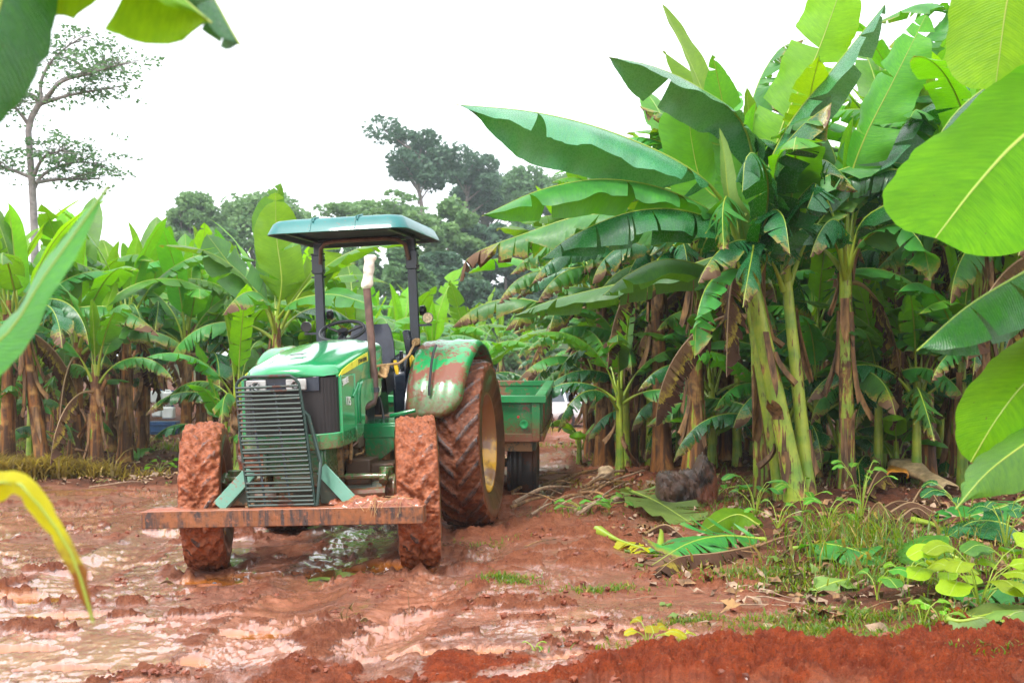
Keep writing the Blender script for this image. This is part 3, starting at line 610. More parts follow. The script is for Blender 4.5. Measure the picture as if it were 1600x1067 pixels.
    def rr_(hx, y0, y1, r, n=6, x0=-.03):
        P = []
        for cx, cy, a0 in ((hx-r, y1-r, 0), (-hx+r, y1-r, 90), (-hx+r, y0+r, 180), (hx-r, y0+r, 270)):
            for a in np.linspace(a0, a0+90, n): P.append((x0+cx+r*math.cos(R(a)), cy+r*math.sin(R(a))))
        return P
    lay = [(.635, .99, 2.50, .13, 2.72), (.64, .98, 2.51, .13, 2.725), (.635, .99, 2.5, .13, 2.745), (.60, 1.03, 2.46, .12, 2.82), (.57, 1.07, 2.43, .11, 2.845), (.50, 1.15, 2.35, .10, 2.86), (.3, 1.35, 2.1, .08, 2.872)]
    Vc = np.array([[(x, y, z) for x, y in rr_(hx, a, b, r)] for hx, a, b, r, z in lay]); mb = MB().grid(Vc, cv=True); k = Vc.shape[1]; mb.f.append(tuple(6*k+j for j in range(k))); mb.m.append(0)
    cn = B(mb, 'canopy', M['teal'], sm=35)
    Vu = np.array([[(x, y, z) for x, y in rr_(hx, a, b, r)] for hx, a, b, r, z in [(.634, .991, 2.499, .13, 2.72), (.60, 1.03, 2.46, .12, 2.722), (.58, 1.05, 2.44, .12, 2.755), (.3, 1.3, 2.2, .1, 2.76)]]); mb = MB().grid(Vu, cv=True); mb.f.append(tuple(3*k+j for j in range(k))); mb.m.append(0); B(mb, 'underside', M['underside'], cn)
    for x in (-.24, .16):
        B(MB().tube([(x-.008, .985, 2.735), (x-.008, 1.018, 2.80), (x-.008, 1.06, 2.85), (x-.008, 1.3, 2.874)], .006, 6).tube([(x+.012, 1.02, 2.815), (x+.012, 1.05, 2.85), (x+.012, 1.2, 2.876)], .008, 6), 'rib', M['teal'], cn)
    B(MB().box((-.03, 1.98, 2.735), (.98, .07, .04)).box((-.5, 1.7, 2.74), (.04, 1.2, .03)).box((.42, 1.7, 2.74), (.04, 1.2, .03)), 'canopy_frame', M['navy'], bv=.005)
    # work lamps
    def lamp(x, y, z, face, px_, r=.052, sgn=-1, name='work_lamp'):
        m = MB().lathe([(sgn*-.05, r*.35), (sgn*-.045, r*.7), (sgn*-.01, r), (sgn*.012, r), (sgn*.014, r*.93)], 24, axis='y', c=(x, y, z)); l = B(m, name, M['navy'])
        m = MB().lathe([(sgn*.008, .001), (sgn*.010, r*.5), (sgn*.011, r*.92)], 24, axis='y', c=(x, y, z)); B(m, 'lens', face, l)
        B(MB().box(((x+px_)/2, y+.03, z-.065), (abs(x-px_)+.06, .02, .022)).box((x, y+.02, z-.055), (.025, .025, .03)), 'bracket', M['navy'], l)
    lamp(-.635, 1.97, 1.93, M['grille'], -.5); lamp(.555, 1.97, 1.965, M['honey'], .42)
    for x in (-.44, .475):
        B(MB().lathe([(-.02, .02), (-.015, .045), (.03, .05), (.04, .03)], 20, axis='x', c=(x, 2.08, 2.04)), 'rear_lamp', M['black'])
    # ---------------- fenders
    for sx in (-1, 1):
        n, mth = 40, 14; A = np.linspace(R(200), R(20), n); V = []        # angle measured from +y
        for i, a in enumerate(A[::-1]):
            pass
        A = np.linspace(162, 48, n); V = []
        for a in A:
            t = (162-a)/(162-48); rad = .865+.075*math.sin(min(1, t*1.25)*math.pi/2); row = []
            out = .955+.09*min(1, t*2.2); out = out-(.16*max(0, 1-t*9)**2)
            for j in range(mth):
                v = j/(mth-1); x = .485+(out-.485)*v; h = 0
                h -= .05*max(0, (v-.88)/.12)**2+.03*max(0, (.1-v)/.1)**2
                h += .012*(math.exp(-((v-.30)/.06)**2)+math.exp(-((v-.62)/.06)**2)); rr2 = rad+h
                row.append((sx*x, 2.05+rr2*math.cos(R(a)), .80+rr2*math.sin(R(a))))
            V.append(row)
        fo = B(MB().grid(np.array(V)), 'fender', M['fender'], sm=70); so_ = fo.modifiers.new('thick', 'SOLIDIFY'); so_.thickness = .012; so_.offset = 1 if sx < 0 else -1
        inner = [(2.05+.85*math.cos(R(a)), .80+.85*math.sin(R(a))) for a in np.linspace(165, 40, 20)]+[(2.5, 1.0), (1.3, .98)]
        B(MB().prism(inner, sx*.46, sx*.485, 0), 'fender_plate', M['navy'], bv=.004)
        hp = [(sx*.70, 2.05+rd*math.cos(R(a)), .8+rd*math.sin(R(a))) for a, rd in ((116, 1.0), (124, 1.005), (132, .985), (146, .95), (150, .915))]
        B(MB().tube(hp, .012, 8), 'grab_handle', M['black'], fo)
    # ---------------- rope from the stack to the post, with a yellow float
    pts = [(.41, .56, 1.50), (.36, .60, 1.54), (.42, .66, 1.56), (.50, 1.0, 1.57), (.47, 1.5, 1.63), (.44, 1.95, 1.76)]
    t_ = np.linspace(0, 5, 60); P = np.array([[np.interp(q, range(6), [p[k] for p in pts]) for k in range(3)] for q in t_]); P[:, 2] -= .02*np.sin(t_/5*math.pi)
    mb = MB().tube(P, .011, 8)
    for i in range(9):
        a = np.linspace(0, 2*math.pi, 14); mb.tube(np.stack([.45+.035*np.cos(a)*(1+.0*i), .62+.03*np.sin(a)+.012*i, 1.455+.012*np.sin(a*2+i)+.01*i], 1), .009, 6)
    for i in range(4): a = np.linspace(0, 2*math.pi, 12); mb.tube(np.stack([.445+.03*np.cos(a), 1.90+.02*np.sin(a)+.01*i, 1.74+.03*np.sin(a+i)], 1), .009, 6)
    B(mb, 'rope', M['rope'])
    B(MB().tube([(.47, 1.62, 1.62), (.472, 1.61, 1.59), (.478, 1.61, 1.50), (.484, 1.605, 1.475)], [.008, .027, .027, .01], 12), 'rope_float', M['yellow'])
    # ---------------- wheels
    def wheel(x, y, r, w, rimr, nl, lug, steer, rear, side):
        we = empty('wheel', None, None); we.parent = root; we.location = (x, y, r-.01); we.rotation_euler = (0, 0, R(steer))
        nt_, nv = (540 if rear else 420), 46
        TH = np.linspace(0, 2*math.pi, nt_, endpoint=False)
        # profile: tread across, shoulders, sidewall to bead
        prof = []; hw = w/2
        for q in np.linspace(-1, 1, 28): prof.append((q*hw, r-.022*abs(q)**3*(w/.3), 1.))
        s1 = [(hw*1.0+.004, r-.045, .5), (hw*1.05, r-.09, .12), (hw*1.10, r*.78+.02, 0), (hw*1.06, (r+rimr)/2, 0), (hw*.93, rimr+.05, 0), (hw*.80, rimr+.012, 0), (hw*.78, rimr-.012, 0)]
        prof = [(-a, b, c) for a, b, c in s1[::-1]]+prof+s1; pa = np.array(prof)
        Th, Xx = np.meshgrid(TH, pa[:, 0], indexing='ij'); Rb = np.broadcast_to(pa[:, 1], Th.shape).copy(); wt = np.broadcast_to(pa[:, 2], Th.shape)
        q = Xx/hw; s_ = np.sign(q)
        ph = Th*nl/(2*math.pi)+np.where(s_ > 0, .5, 0)+np.abs(q)*(1.15 if rear else 1.0)*(-1)
        fr = np.abs((ph % 1)-.5)*2; L = sst(.55, .38, 1-fr+.0)*0+sst(.62, .74, fr)
        L = L*np.where((np.abs(q) < .06), .5, 1)*wt
        L = np.maximum(L, 0)
        fill = .35 if rear else .6
        mudn = fbm(Th*r*9, Xx*9+5, 4, 3 if rear else 13+int(x > 0), .55)
        hgt = L*lug*(1-fill*.6)+(1-L)*wt*lug*fill*.9*(.5+mudn*1.6)
        if not rear: hgt = hgt+wt*(.022*np.maximum(0, mudn+.2)+.028*fbm(Th*r*24, Xx*24, 4, 23, .6)+.010*np.abs(fbm(Th*r*50, Xx*50, 3, 29)))
        else: hgt = hgt+wt*(.010*fbm(Th*r*22, Xx*22, 4, 33)+.006*(1-L)*fbm(Th*r*60, Xx*60, 2, 37))
        Rb = Rb-lug*.8*wt+hgt; Rb += (1-wt)*.004*fbm(Th*r*8, Xx*0+pa[:, 1][None, :]*14, 3, 43)
        V = np.stack([Xx+(.006*fbm(Th*r*8, Xx*8, 3, 47)), Rb*np.sin(Th), Rb*np.cos(Th)], -1)
        mb = MB(); a, b = V.shape[:2]; Fc = []; mi = []
        for i in range(a):
            i2 = (i+1) % a
            for j in range(b-1): Fc.append((i*b+j, i*b+j+1, i2*b+j+1, i2*b+j)); mi.append(0 if wt[0, j] > .3 or wt[0, j+1] > .3 else 1)
        mb.add(V, Fc, 0, None, L); mb.m = mi
        B(mb, 'tyre', [M['tyre_rear' if rear else 'tyre_front'], M['tyre_side']], we, sm=80)
        o_ = side
        mb = MB(); hwx = hw*.80
        for sgn in (-1, 1): mb.lathe([(sgn*hwx, rimr+.018), (sgn*(hwx+.012), rimr+.01), (sgn*(hwx+.008), rimr-.008), (sgn*(hwx-.02), rimr-.018), (sgn*(hwx-.06), rimr-.05), (sgn*.03, rimr-.06), (0, rimr-.06)], 64)
        B(mb, 'rim', M['rim'], we)
        dp = .09 if rear else .03; mb = MB().lathe([(o_*(.0-dp), .03), (o_*(.035-dp), .06), (o_*(.04-dp), .11), (o_*(-.01-dp), .15), (o_*(-.045-dp), rimr*.6), (o_*(-.03-dp), rimr*.8), (o_*(.01-dp*.3), rimr-.06)], 48)
        for i in range(8): a = i*math.pi/4; mb.cyl((o_*(.03-dp), .085*math.cos(a), .085*math.sin(a)), (o_*(.055-dp), .085*math.cos(a), .085*math.sin(a)), .012, n=6)
        mb.cyl((o_*(-dp), 0, 0), (o_*(.09-dp), 0, 0), .05, .042, 18); B(mb, 'wheel_disc', M['rim'], we)
        return we
    wheel(.86, 0, .575, .30, .31, 20, .045, 13.5, False, 1); wheel(-.86, 0, .575, .30, .31, 20, .045, 16.5, False, -1)
    wheel(.895, 2.05, .785, .42, .455, 23, .045, 0, True, 1); wheel(-.895, 2.05, .785, .42, .455, 23, .045, 0, True, -1)
    B(MB().box((0, 2.6, .5), (.1, .5, .06)).box((0, 2.45, .62), (.4, .3, .3)), 'drawbar', M['cast'], bv=.01)
    return root
def m_mudlump():
    t = NT('mud_lump'); c = t.co(); n = t.noise(c, 30, 6, .65)
    return t.done(t.bsdf(t.mix(t.ramp(n, .3, .7), (.36, .10, .038), (.18, .046, .017)), .42, t.bump(n, .9, .012), coat=.3))
M['mudlump'] = m_mudlump(); M['straw'] = m_plain('straw', (.42, .26, .12), .7); M['seat'] = m_plain('seat_vinyl', (.045, .052, .075), .32, var=.2, coat=.25)
M['fendermud'] = m_paint('muddy_box', (.10, .06, .035), .5, wear=.1, rust=(.2, .08, .045), coat=.1)
tractor()
# ================================================================ banana plants
def cr(P, n):                              # smooth curve through points
    P = np.array(P, float); k = len(P)
    if k == 2: return P[0]+(P[1]-P[0])*np.linspace(0, 1, n)[:, None]
    Q = np.vstack([2*P[0]-P[1], P, 2*P[-1]-P[-2]]); t = np.linspace(0, k-1-1e-6, n); i = t.astype(int); f = (t-i)[:, None]
    a, b, c, d = Q[i], Q[i+1], Q[i+2], Q[i+3]
    o = .5*((2*b)+(-a+c)*f+(2*a-5*b+4*c-d)*f**2+(-a+3*b-3*c+d)*f**3)
    s = np.r_[0, np.cumsum(np.linalg.norm(np.diff(o, axis=0), axis=1))]; u = np.linspace(0, s[-1], n)
    return np.stack([np.interp(u, s, o[:, k2]) for k2 in range(3)], 1)
def leaf_mb(P, up, W, pet=.18, fold=.35, curl=.5, tear=0., wave=.12, seed=0, dry=0., tip=.0, ribr=.016, nv=5, fine=1., asym=0., blunt=.0, hang=0.):
    """banana leaf along the curve P; pet = share of bare stalk; fold, curl = droop of the halves; tear = share of the veins split"""
    rg = np.random.default_rng(seed); n = 72; C = cr(P, n); Ls = np.r_[0, np.cumsum(np.linalg.norm(np.diff(C, axis=0), axis=1))]; LL = Ls[-1]
    T = np.gradient(C, axis=0); T /= np.linalg.norm(T, axis=1)[:, None]
    up = np.array(up, float)
    if up.ndim == 1: up = np.broadcast_to(up, (n, 3))
    else: up = np.stack([np.interp(np.linspace(0, 1, n), np.linspace(0, 1, len(up)), up[:, k]) for k in range(3)], 1)
    N = up-T*(up*T).sum(1)[:, None]; N /= np.linalg.norm(N, axis=1)[:, None]+1e-9; S = np.cross(T, N)
    s0 = pet*LL; bl = LL-s0; mb = MB()
    def ev(A, s): return np.stack([np.interp(s, Ls, A[:, k]) for k in range(3)], -1)
    ri = np.clip(ribr*(1-.85*(Ls/LL))*(1+1.2*np.clip(1-Ls/(s0+.01), 0, 1)), .0025, 1)
    sel = np.unique(np.r_[np.arange(0, n, 3), n-1]); mb.tube(C[sel]-N[sel]*ri[sel][:, None]*.35, ri[sel], 6, 1, cap=False)
    def prof(u):
        a = np.clip(u/.10, 0, 1)**.55; b = np.clip((1-u)/(.42-.2*blunt), 0, 1); b = np.sin(b*math.pi/2)**(.8-.3*blunt)
        return a*b
    ph = rg.uniform(0, 6, 4)
    for sd in (-1, 1):
        if tear <= 0: bs = [0, 1.]
        else:
            k = max(1, int(rg.uniform(.75, 1.25)*tear*bl/.085)); bs = np.sort(np.r_[0, 1, rg.uniform(.03, .97, k)]); bs = bs[np.r_[True, np.diff(bs) > .012]]; bs[-1] = 1
        for a, b in zip(bs[:-1], bs[1:]):
            nu = max(3, int(math.ceil((b-a)*bl/.045*fine))+1); u = np.linspace(a, b, nu); v = np.linspace(0, 1, nv+1)
            U, Vv = np.meshgrid(u, v, indexing='ij'); w = W/2*prof(U)*(1+asym*sd)
            dd = 0 if tear <= 0 else rg.normal(0, .12+.30*min(1, tear))
            hangs = 0 if tear <= 0 else max(0, rg.normal(.0, .5))*min(1, tear)
            if len(bs) > 2 and rg.random() < .05*tear: w = w*rg.uniform(.3, .8)
            phi = fold+curl*Vv*(1+hangs)+dd*Vv+hang*Vv*U + wave*np.sin(U*bl*7+ph[0]+sd)*Vv + wave*.6*np.sin(U*bl*17+ph[1]*sd)*Vv**2
            phi = np.clip(phi, -1.3, 1.75)
            base = ev(C, s0+U*bl); TT = ev(T, s0+U*bl); NN = ev(N, s0+U*bl); SS = ev(S, s0+U*bl)
            dv = 1./nv; ci = np.cos(phi)*w*dv; si = np.sin(phi)*w*dv; ci[:, 0] = 0; si[:, 0] = 0
            ci = np.cumsum(ci, 1); si = np.cumsum(si, 1)
            pos = base+SS*(sd*ci)[..., None]-NN*si[..., None]+TT*((.32*W/2*prof(U)*Vv**1.3))[..., None]
            if tear > 0:
                uc = (a+b)/2; pos = pos-TT*((U-uc)*bl*.14*Vv)[..., None]; tw = rg.normal(0, .25)*tear
                pos = pos+NN*((U-uc)*bl*tw*Vv)[..., None]
            rag = .012*fbm(U*bl*22, Vv*3+sd*9, 3, seed % 97)*Vv; pos = pos+SS*(sd*rag)[..., None]
            D = dry*(.25+.75*Vv**2)+tip*np.clip((U-.62)/.38, 0, 1)**1.4+ (rg.uniform(0, .35)*dry+ (0 if tear <= 0 else .22*min(1, tear)*rg.random()))*Vv**3
            base_i = mb.n; V = pos.reshape(-1, 3); uv = np.stack([U*bl, Vv], -1)
            Fc = []
            for i in range(nu-1):
                for j in range(nv):
                    q = (i*(nv+1)+j, (i+1)*(nv+1)+j, (i+1)*(nv+1)+j+1, i*(nv+1)+j+1)
                    Fc.append(q if sd > 0 else q[::-1])
            mb.add(V, Fc, 0, uv, D)
    return mb
def arc_path(el0, el1, L, side=0., seed=0, p=1.2):     # curve leaving the origin at elevation el0 and ending at el1, in +y
    n = 14; t = np.linspace(0, 1, n); e = R(el0)+(R(el1)-R(el0))*t**p; d = np.stack([np.sin(side*t**1.5)*np.cos(e), np.cos(side*t**1.5)*np.cos(e), np.sin(e)], 1)*L/(n-1)
    return np.vstack([[0, 0, 0], np.cumsum(d[1:], axis=0)])
LM = {}
def std_leaf(kind, i):
    key = (kind, i)
    if key in LM: return LM[key]
    rg = np.random.default_rng(sum(map(ord, kind))*100+i); u = lambda a_, b_: a_+(b_-a_)*rg.random(); rib = M['rib']
    if kind == 'spear': P = arc_path(88, 80, u(1.5, 1.9), 0, p=1); mb = leaf_mb(P, (0, -1, .1), u(.28, .42), .2, -.5, -.55, 0, .05, i, ribr=.014); m = M['leaf_young']
    elif kind == 'upright': P = arc_path(83, u(25, 66), u(1.7, 2.3), u(-.3, .3), p=1.6); mb = leaf_mb(P, (0, -.3, 1), u(.38, .50), .22, u(-.05, .2), .15, (0, .2, .5)[i % 3], .1, i); m = M[('leaf_young', 'leaf_mid')[i % 2]]
    elif kind == 'mid': P = arc_path(u(66, 76), u(-8, -35), u(2.1, 2.7), u(-.35, .35), p=1.3); mb = leaf_mb(P, (0, 0, 1), u(.40, .52), .22, u(.15, .4), u(.35, .7), (.15, .5, .9)[i % 3], .14, i, dry=u(0, .25), tip=u(0, .5)); m = M[('leaf_mid', 'leaf_mature')[i % 2]]
    elif kind == 'low': P = arc_path(u(40, 60), u(-45, -75), u(1.7, 2.4), u(-.5, .5), p=1.1); mb = leaf_mb(P, (0, 0, 1), u(.42, .54), .2, u(.3, .6), u(.5, .95), (.6, 1.2, 1.7)[i % 3], .16, i, dry=u(.1, .45), tip=u(.3, 1.0)); m = M[('leaf_mature', 'leaf_dark')[i % 2]]
    elif kind == 'hang': P = arc_path(u(20, 45), u(-84, -89), u(1.5, 2.1), u(-.4, .4), p=.45); mb = leaf_mb(P, (0, .3, 1), u(.35, .5), .2, u(.6, .9), u(.5, .8), 1.8, .25, i, dry=.9, tip=.8); m = M['leaf_dead']; rib = M['rib_dead']
    elif kind == 'small': P = arc_path(u(60, 80), u(-10, -50), u(.8, 1.2), u(-.3, .3)); mb = leaf_mb(P, (0, 0, 1), u(.26, .36), .18, .2, .4, (0, 0, .3)[i % 3], .1, i, ribr=.009); m = M[('leaf_mid', 'leaf_young')[i % 2]]
    LM[key] = mb.mesh('leaf', [m, rib], smooth=0); LM[key].name = 'leaf_'+kind; return LM[key]
NV = dict(spear=3, upright=6, mid=9, low=9, hang=5, small=4)
STM = {}
def stem_mesh(H, r0, r1, kind, seed, lean=(0, 0), bend=.0):
    n, k = 26, 22; V = []; th = np.linspace(0, 2*math.pi, k, endpoint=False); rg = np.random.default_rng(seed); off = rg.uniform(0, 9)
    for z in np.linspace(-.08, 1, n):
        t = max(0, z); r = r0+(r1-r0)*t**.8+.028*math.exp(-t*14)*(r0/.12); zz = z*H
        rr = r*(1+.10*fbm(th*1.3+off, np.full_like(th, t*2.2+off), 3, 5)+.05*np.sign(np.sin(th*3+t*5+off))*np.abs(np.sin(th*3+t*5+off))**.5)
        V.append(np.stack([rr*np.cos(th)+lean[0]*t*H+bend*math.sin(t*math.pi)*.12, rr*np.sin(th)+lean[1]*t*H, np.full_like(th, zz)], 1))
    mb = MB().grid(np.array(V), cv=True); mb.f.append(tuple((n-1)*k+j for j in range(k))); mb.m.append(0)
    return mb.mesh('pseudostem', M[kind], smooth=60)
def sheath_mesh(H, r, seed, cnt=9, lean=(0, 0)):
    rg = np.random.default_rng(seed); mb = MB()
    for i in range(cnt):
        z0 = rg.uniform(.18, .98)*H; L = rg.uniform(.25, .8)*min(1, z0/.9); a = rg.uniform(0, 2*math.pi); w = rg.uniform(.25, .65); down = rg.random() < .75; fl = rg.uniform(.02, .22)
        nu, nv = 9, 5; V = []
        for u in np.linspace(0, 1, nu):
            row = []
            ww = w*(1-u**2.2*.85); rr = r*1.12+fl*u**1.8
            for v in np.linspace(-1, 1, nv):
                ang = a+v*ww+.35*u*math.sin(i); z = z0-(L*u if down else -L*.6*u); q = rr-.03*abs(v)*u+.015*math.sin(v*5+i)
                row.append((q*math.cos(ang)+lean[0]*z, q*math.sin(ang)+lean[1]*z, z+.03*math.sin(v*4+i)*u))
            V.append(row)
        mb.grid(np.array(V))
    return mb.mesh('dry_sheath', M['sheath'], smooth=0)
def new_obj(name, me, par): o = bpy.data.objects.new(name, me); COL.objects.link(o); o.parent = par; return o
def leaf_obj(kind, i, par, loc, az, tilt=0, sc=1., name='leaf'):
    o = new_obj(name, std_leaf(kind, i % NV[kind]), par); o.location = loc; o.rotation_euler = (tilt, 0, az); o.scale = (sc,)*3; return o
def banana(x, y, H, seed, label=None, group=None, skind='stem_mid', spec=None, lean=(0, 0), r0=.115, r1=.06, az0=None, sc=1., avoid=None, sheaths=9, z=None):
    rg = np.random.default_rng(seed); zz = gz(x, y) if z is None else z
    root = empty('banana_plant', label, 'banana plant', (x, y, zz), 0, group)
    q = (round(H*3)/3, skind, seed % 5, lean, r0); 
    if q not in STM: STM[q] = (stem_mesh(H, r0, r1, skind, seed, lean), sheath_mesh(H*.92, (r0+r1)/2, seed+1, sheaths, lean) if sheaths else None)
    s = new_obj('pseudostem', STM[q][0], root); hs = [p[2] for p in []]
    if sheaths and STM[q][1]: new_obj('dry_sheath', STM[q][1], root)
    spec = spec or [('spear', 1), ('upright', 2), ('mid', 4), ('low', 3), ('hang', 2)]
    az = rg.uniform(0, 6.28) if az0 is None else az0; Hq = q[0] if True else H; k = 0
    Hs = max(v.co.z for v in STM[q][0].vertices)
    for kind, cnt in spec:
        for j in range(cnt):
            az += 2.399+rg.uniform(-.25, .25); rad = .03 if kind in ('spear', 'upright') else .05
            if avoid is not None and kind != 'spear' and abs((az-avoid[0]+math.pi) % (2*math.pi)-math.pi) < avoid[1]: az += 2*avoid[1]
            h = Hs-{'spear': .1, 'upright': .12, 'mid': .15, 'low': .25, 'hang': .38, 'small': .1}[kind]-.04*j
            leaf_obj(kind, int(rg.integers(0, 99)), root, (lean[0]*Hs+rad*-math.sin(az), lean[1]*Hs+rad*math.cos(az), h), az, rg.uniform(-.12, .12), sc*rg.uniform(.85, 1.1), 'dead_leaf' if kind == 'hang' else 'leaf')
            k += 1
    return root
def hero_leaf(par, pts, W, up, mat, rib='rib', name='leaf', label=None, **kw):
    """pts in world metres; the leaf hangs in its own real place"""
    o = leaf_mb(pts, up, W, **kw).build(name, [M[mat], M[rib]], par, smooth=0)
    if par is not None: o.matrix_parent_inverse = Matrix.Translation(par.location).inverted()
    if label: o['label'] = label
    return o
# ================================================================ where the plants stand
BANANAS = []
def px_x(px, d): return (px-800)/F*d
def put(px, d, H, seed, label, group=None, **kw):
    x = px_x(px, d); b = banana(x, d, H, seed, label, group, **kw); BANANAS.append((x, d, b)); return b
GR = 'banana plants of the right hand grove'; GL = 'banana plants of the left hand grove'
# ---- A: the big leaning clump of the right foreground
def P_(*a): return [at(*p) for p in a]
A = put(1243, 11.7, 2.15, 11, 'tallest green banana plant on the right with long glossy leaves reaching over the trailer', skind='stem_green', lean=(-.2, .0), r0=.11, r1=.075, sc=1.0,
        spec=[('spear', 1), ('mid', 1), ('hang', 1)], az0=1.2, sheaths=7)
c = lambda d=11.7: (1172, 455, d)
hl = hero_leaf
U = (0, 0, 1)
hl(A, P_(c(), (1135, 325, 11.5), (1075, 262, 11.2), (960, 208, 10.8), (840, 176, 10.5), (712, 163, 10.2)), .92, (.05, .45, 1), 'leaf_sheen_tint', pet=.3, fold=.75, curl=.45, tear=.06, wave=.10, seed=301, ribr=.024, tip=.1)
hl(A, P_(c(), (1180, 290, 11.7), (1160, 190, 11.6), (1090, 135, 11.3), (1020, 103, 11.1), (948, 88, 10.9)), .72, (.1, .4, 1), 'leaf_sheen_tint', pet=.32, fold=.7, curl=.4, tear=.05, wave=.1, seed=302, ribr=.022)
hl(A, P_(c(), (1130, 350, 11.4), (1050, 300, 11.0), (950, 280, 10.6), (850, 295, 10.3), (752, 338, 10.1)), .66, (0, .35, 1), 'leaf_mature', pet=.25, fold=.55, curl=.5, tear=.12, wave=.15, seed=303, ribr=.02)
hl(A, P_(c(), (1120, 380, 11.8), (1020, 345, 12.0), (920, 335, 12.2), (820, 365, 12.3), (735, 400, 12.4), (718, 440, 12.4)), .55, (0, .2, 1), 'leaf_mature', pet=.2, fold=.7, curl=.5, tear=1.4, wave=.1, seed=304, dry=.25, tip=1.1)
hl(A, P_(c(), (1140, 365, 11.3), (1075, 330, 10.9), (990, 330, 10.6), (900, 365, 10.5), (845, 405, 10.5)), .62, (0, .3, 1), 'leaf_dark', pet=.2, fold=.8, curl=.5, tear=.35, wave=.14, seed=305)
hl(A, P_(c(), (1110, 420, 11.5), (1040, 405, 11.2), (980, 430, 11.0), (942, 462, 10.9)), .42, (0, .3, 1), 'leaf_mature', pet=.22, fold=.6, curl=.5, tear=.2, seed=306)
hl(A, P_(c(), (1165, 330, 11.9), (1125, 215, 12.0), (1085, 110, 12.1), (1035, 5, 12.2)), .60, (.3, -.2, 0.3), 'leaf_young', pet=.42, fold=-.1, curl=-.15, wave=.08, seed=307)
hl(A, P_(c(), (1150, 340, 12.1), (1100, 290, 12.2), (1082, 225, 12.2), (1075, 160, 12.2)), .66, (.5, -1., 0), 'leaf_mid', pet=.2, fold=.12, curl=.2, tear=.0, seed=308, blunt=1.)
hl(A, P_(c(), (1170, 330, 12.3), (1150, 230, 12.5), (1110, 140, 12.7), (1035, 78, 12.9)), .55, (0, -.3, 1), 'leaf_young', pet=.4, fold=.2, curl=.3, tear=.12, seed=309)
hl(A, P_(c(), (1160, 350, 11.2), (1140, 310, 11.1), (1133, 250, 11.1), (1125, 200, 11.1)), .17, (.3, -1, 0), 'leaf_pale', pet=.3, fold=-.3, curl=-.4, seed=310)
hl(A, P_(c(), (1190, 300, 11.4), (1230, 200, 11.2), (1300, 110, 11.0), (1385, 5, 10.8)), .58, (-.6, .5, .8), 'leaf_sheen_tint', pet=.2, fold=.75, curl=.25, tear=.1, seed=311, ribr=.022)
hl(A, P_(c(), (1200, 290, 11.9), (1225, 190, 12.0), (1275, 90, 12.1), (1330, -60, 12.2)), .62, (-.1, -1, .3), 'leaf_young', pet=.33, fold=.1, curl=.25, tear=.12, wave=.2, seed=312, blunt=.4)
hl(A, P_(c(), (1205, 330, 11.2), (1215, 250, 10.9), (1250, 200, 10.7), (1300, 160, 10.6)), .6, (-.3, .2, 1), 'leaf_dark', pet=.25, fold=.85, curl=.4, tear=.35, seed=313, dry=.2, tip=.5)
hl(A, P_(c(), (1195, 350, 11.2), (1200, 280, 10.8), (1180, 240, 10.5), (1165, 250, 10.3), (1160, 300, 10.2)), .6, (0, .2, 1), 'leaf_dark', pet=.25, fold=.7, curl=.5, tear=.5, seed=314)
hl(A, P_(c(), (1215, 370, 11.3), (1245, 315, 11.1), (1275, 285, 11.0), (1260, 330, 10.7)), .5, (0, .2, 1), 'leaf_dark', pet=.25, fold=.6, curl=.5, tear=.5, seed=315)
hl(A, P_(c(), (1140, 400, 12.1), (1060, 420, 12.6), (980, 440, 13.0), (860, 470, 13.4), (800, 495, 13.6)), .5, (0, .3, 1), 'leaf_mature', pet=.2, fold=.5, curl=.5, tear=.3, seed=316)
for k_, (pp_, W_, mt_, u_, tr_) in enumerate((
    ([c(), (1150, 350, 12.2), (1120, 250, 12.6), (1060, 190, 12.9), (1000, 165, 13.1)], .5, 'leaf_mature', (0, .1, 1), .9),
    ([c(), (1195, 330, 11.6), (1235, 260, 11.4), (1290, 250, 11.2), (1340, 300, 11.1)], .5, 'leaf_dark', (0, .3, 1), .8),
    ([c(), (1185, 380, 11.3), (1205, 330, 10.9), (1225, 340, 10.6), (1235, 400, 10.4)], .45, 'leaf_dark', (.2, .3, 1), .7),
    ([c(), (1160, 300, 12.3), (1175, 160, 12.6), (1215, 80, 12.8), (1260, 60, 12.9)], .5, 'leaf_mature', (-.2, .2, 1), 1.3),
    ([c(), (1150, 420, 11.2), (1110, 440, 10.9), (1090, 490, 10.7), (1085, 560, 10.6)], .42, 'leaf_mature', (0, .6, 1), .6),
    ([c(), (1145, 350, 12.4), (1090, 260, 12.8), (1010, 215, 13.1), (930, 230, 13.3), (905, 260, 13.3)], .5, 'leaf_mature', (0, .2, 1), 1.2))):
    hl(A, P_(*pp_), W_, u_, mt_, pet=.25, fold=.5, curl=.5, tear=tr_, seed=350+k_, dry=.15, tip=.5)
# a second stem of the same clump
A2 = put(1190, 12.3, 2.9, 12, 'green and purple banana plant rising just left of the straight yellow stem', skind='stem_blotch', r0=.085, r1=.055, lean=(-.02, .02), spec=[('spear', 1), ('upright', 1), ('mid', 2), ('low', 3), ('hang', 1)], az0=.4, avoid=(1.57, .5))
A3 = put(1222, 11.95, 2.35, 14, 'yellow green banana stem leaning parallel to the tallest plant, just left of it', skind='stem_green', r0=.08, r1=.055, lean=(-.155, .03), spec=[('spear', 1), ('upright', 1), ('mid', 2), ('low', 2)], az0=2.4, sheaths=4, avoid=(1.57, .6))
A4 = put(1262, 11.85, 2.25, 15, 'slim green banana stem at the right foot of the leaning clump', skind='stem_green', r0=.075, r1=.05, lean=(-.09, .03), spec=[('spear', 1), ('upright', 2), ('mid', 2), ('low', 1)], az0=3.4, sheaths=3, avoid=(1.57, .6))
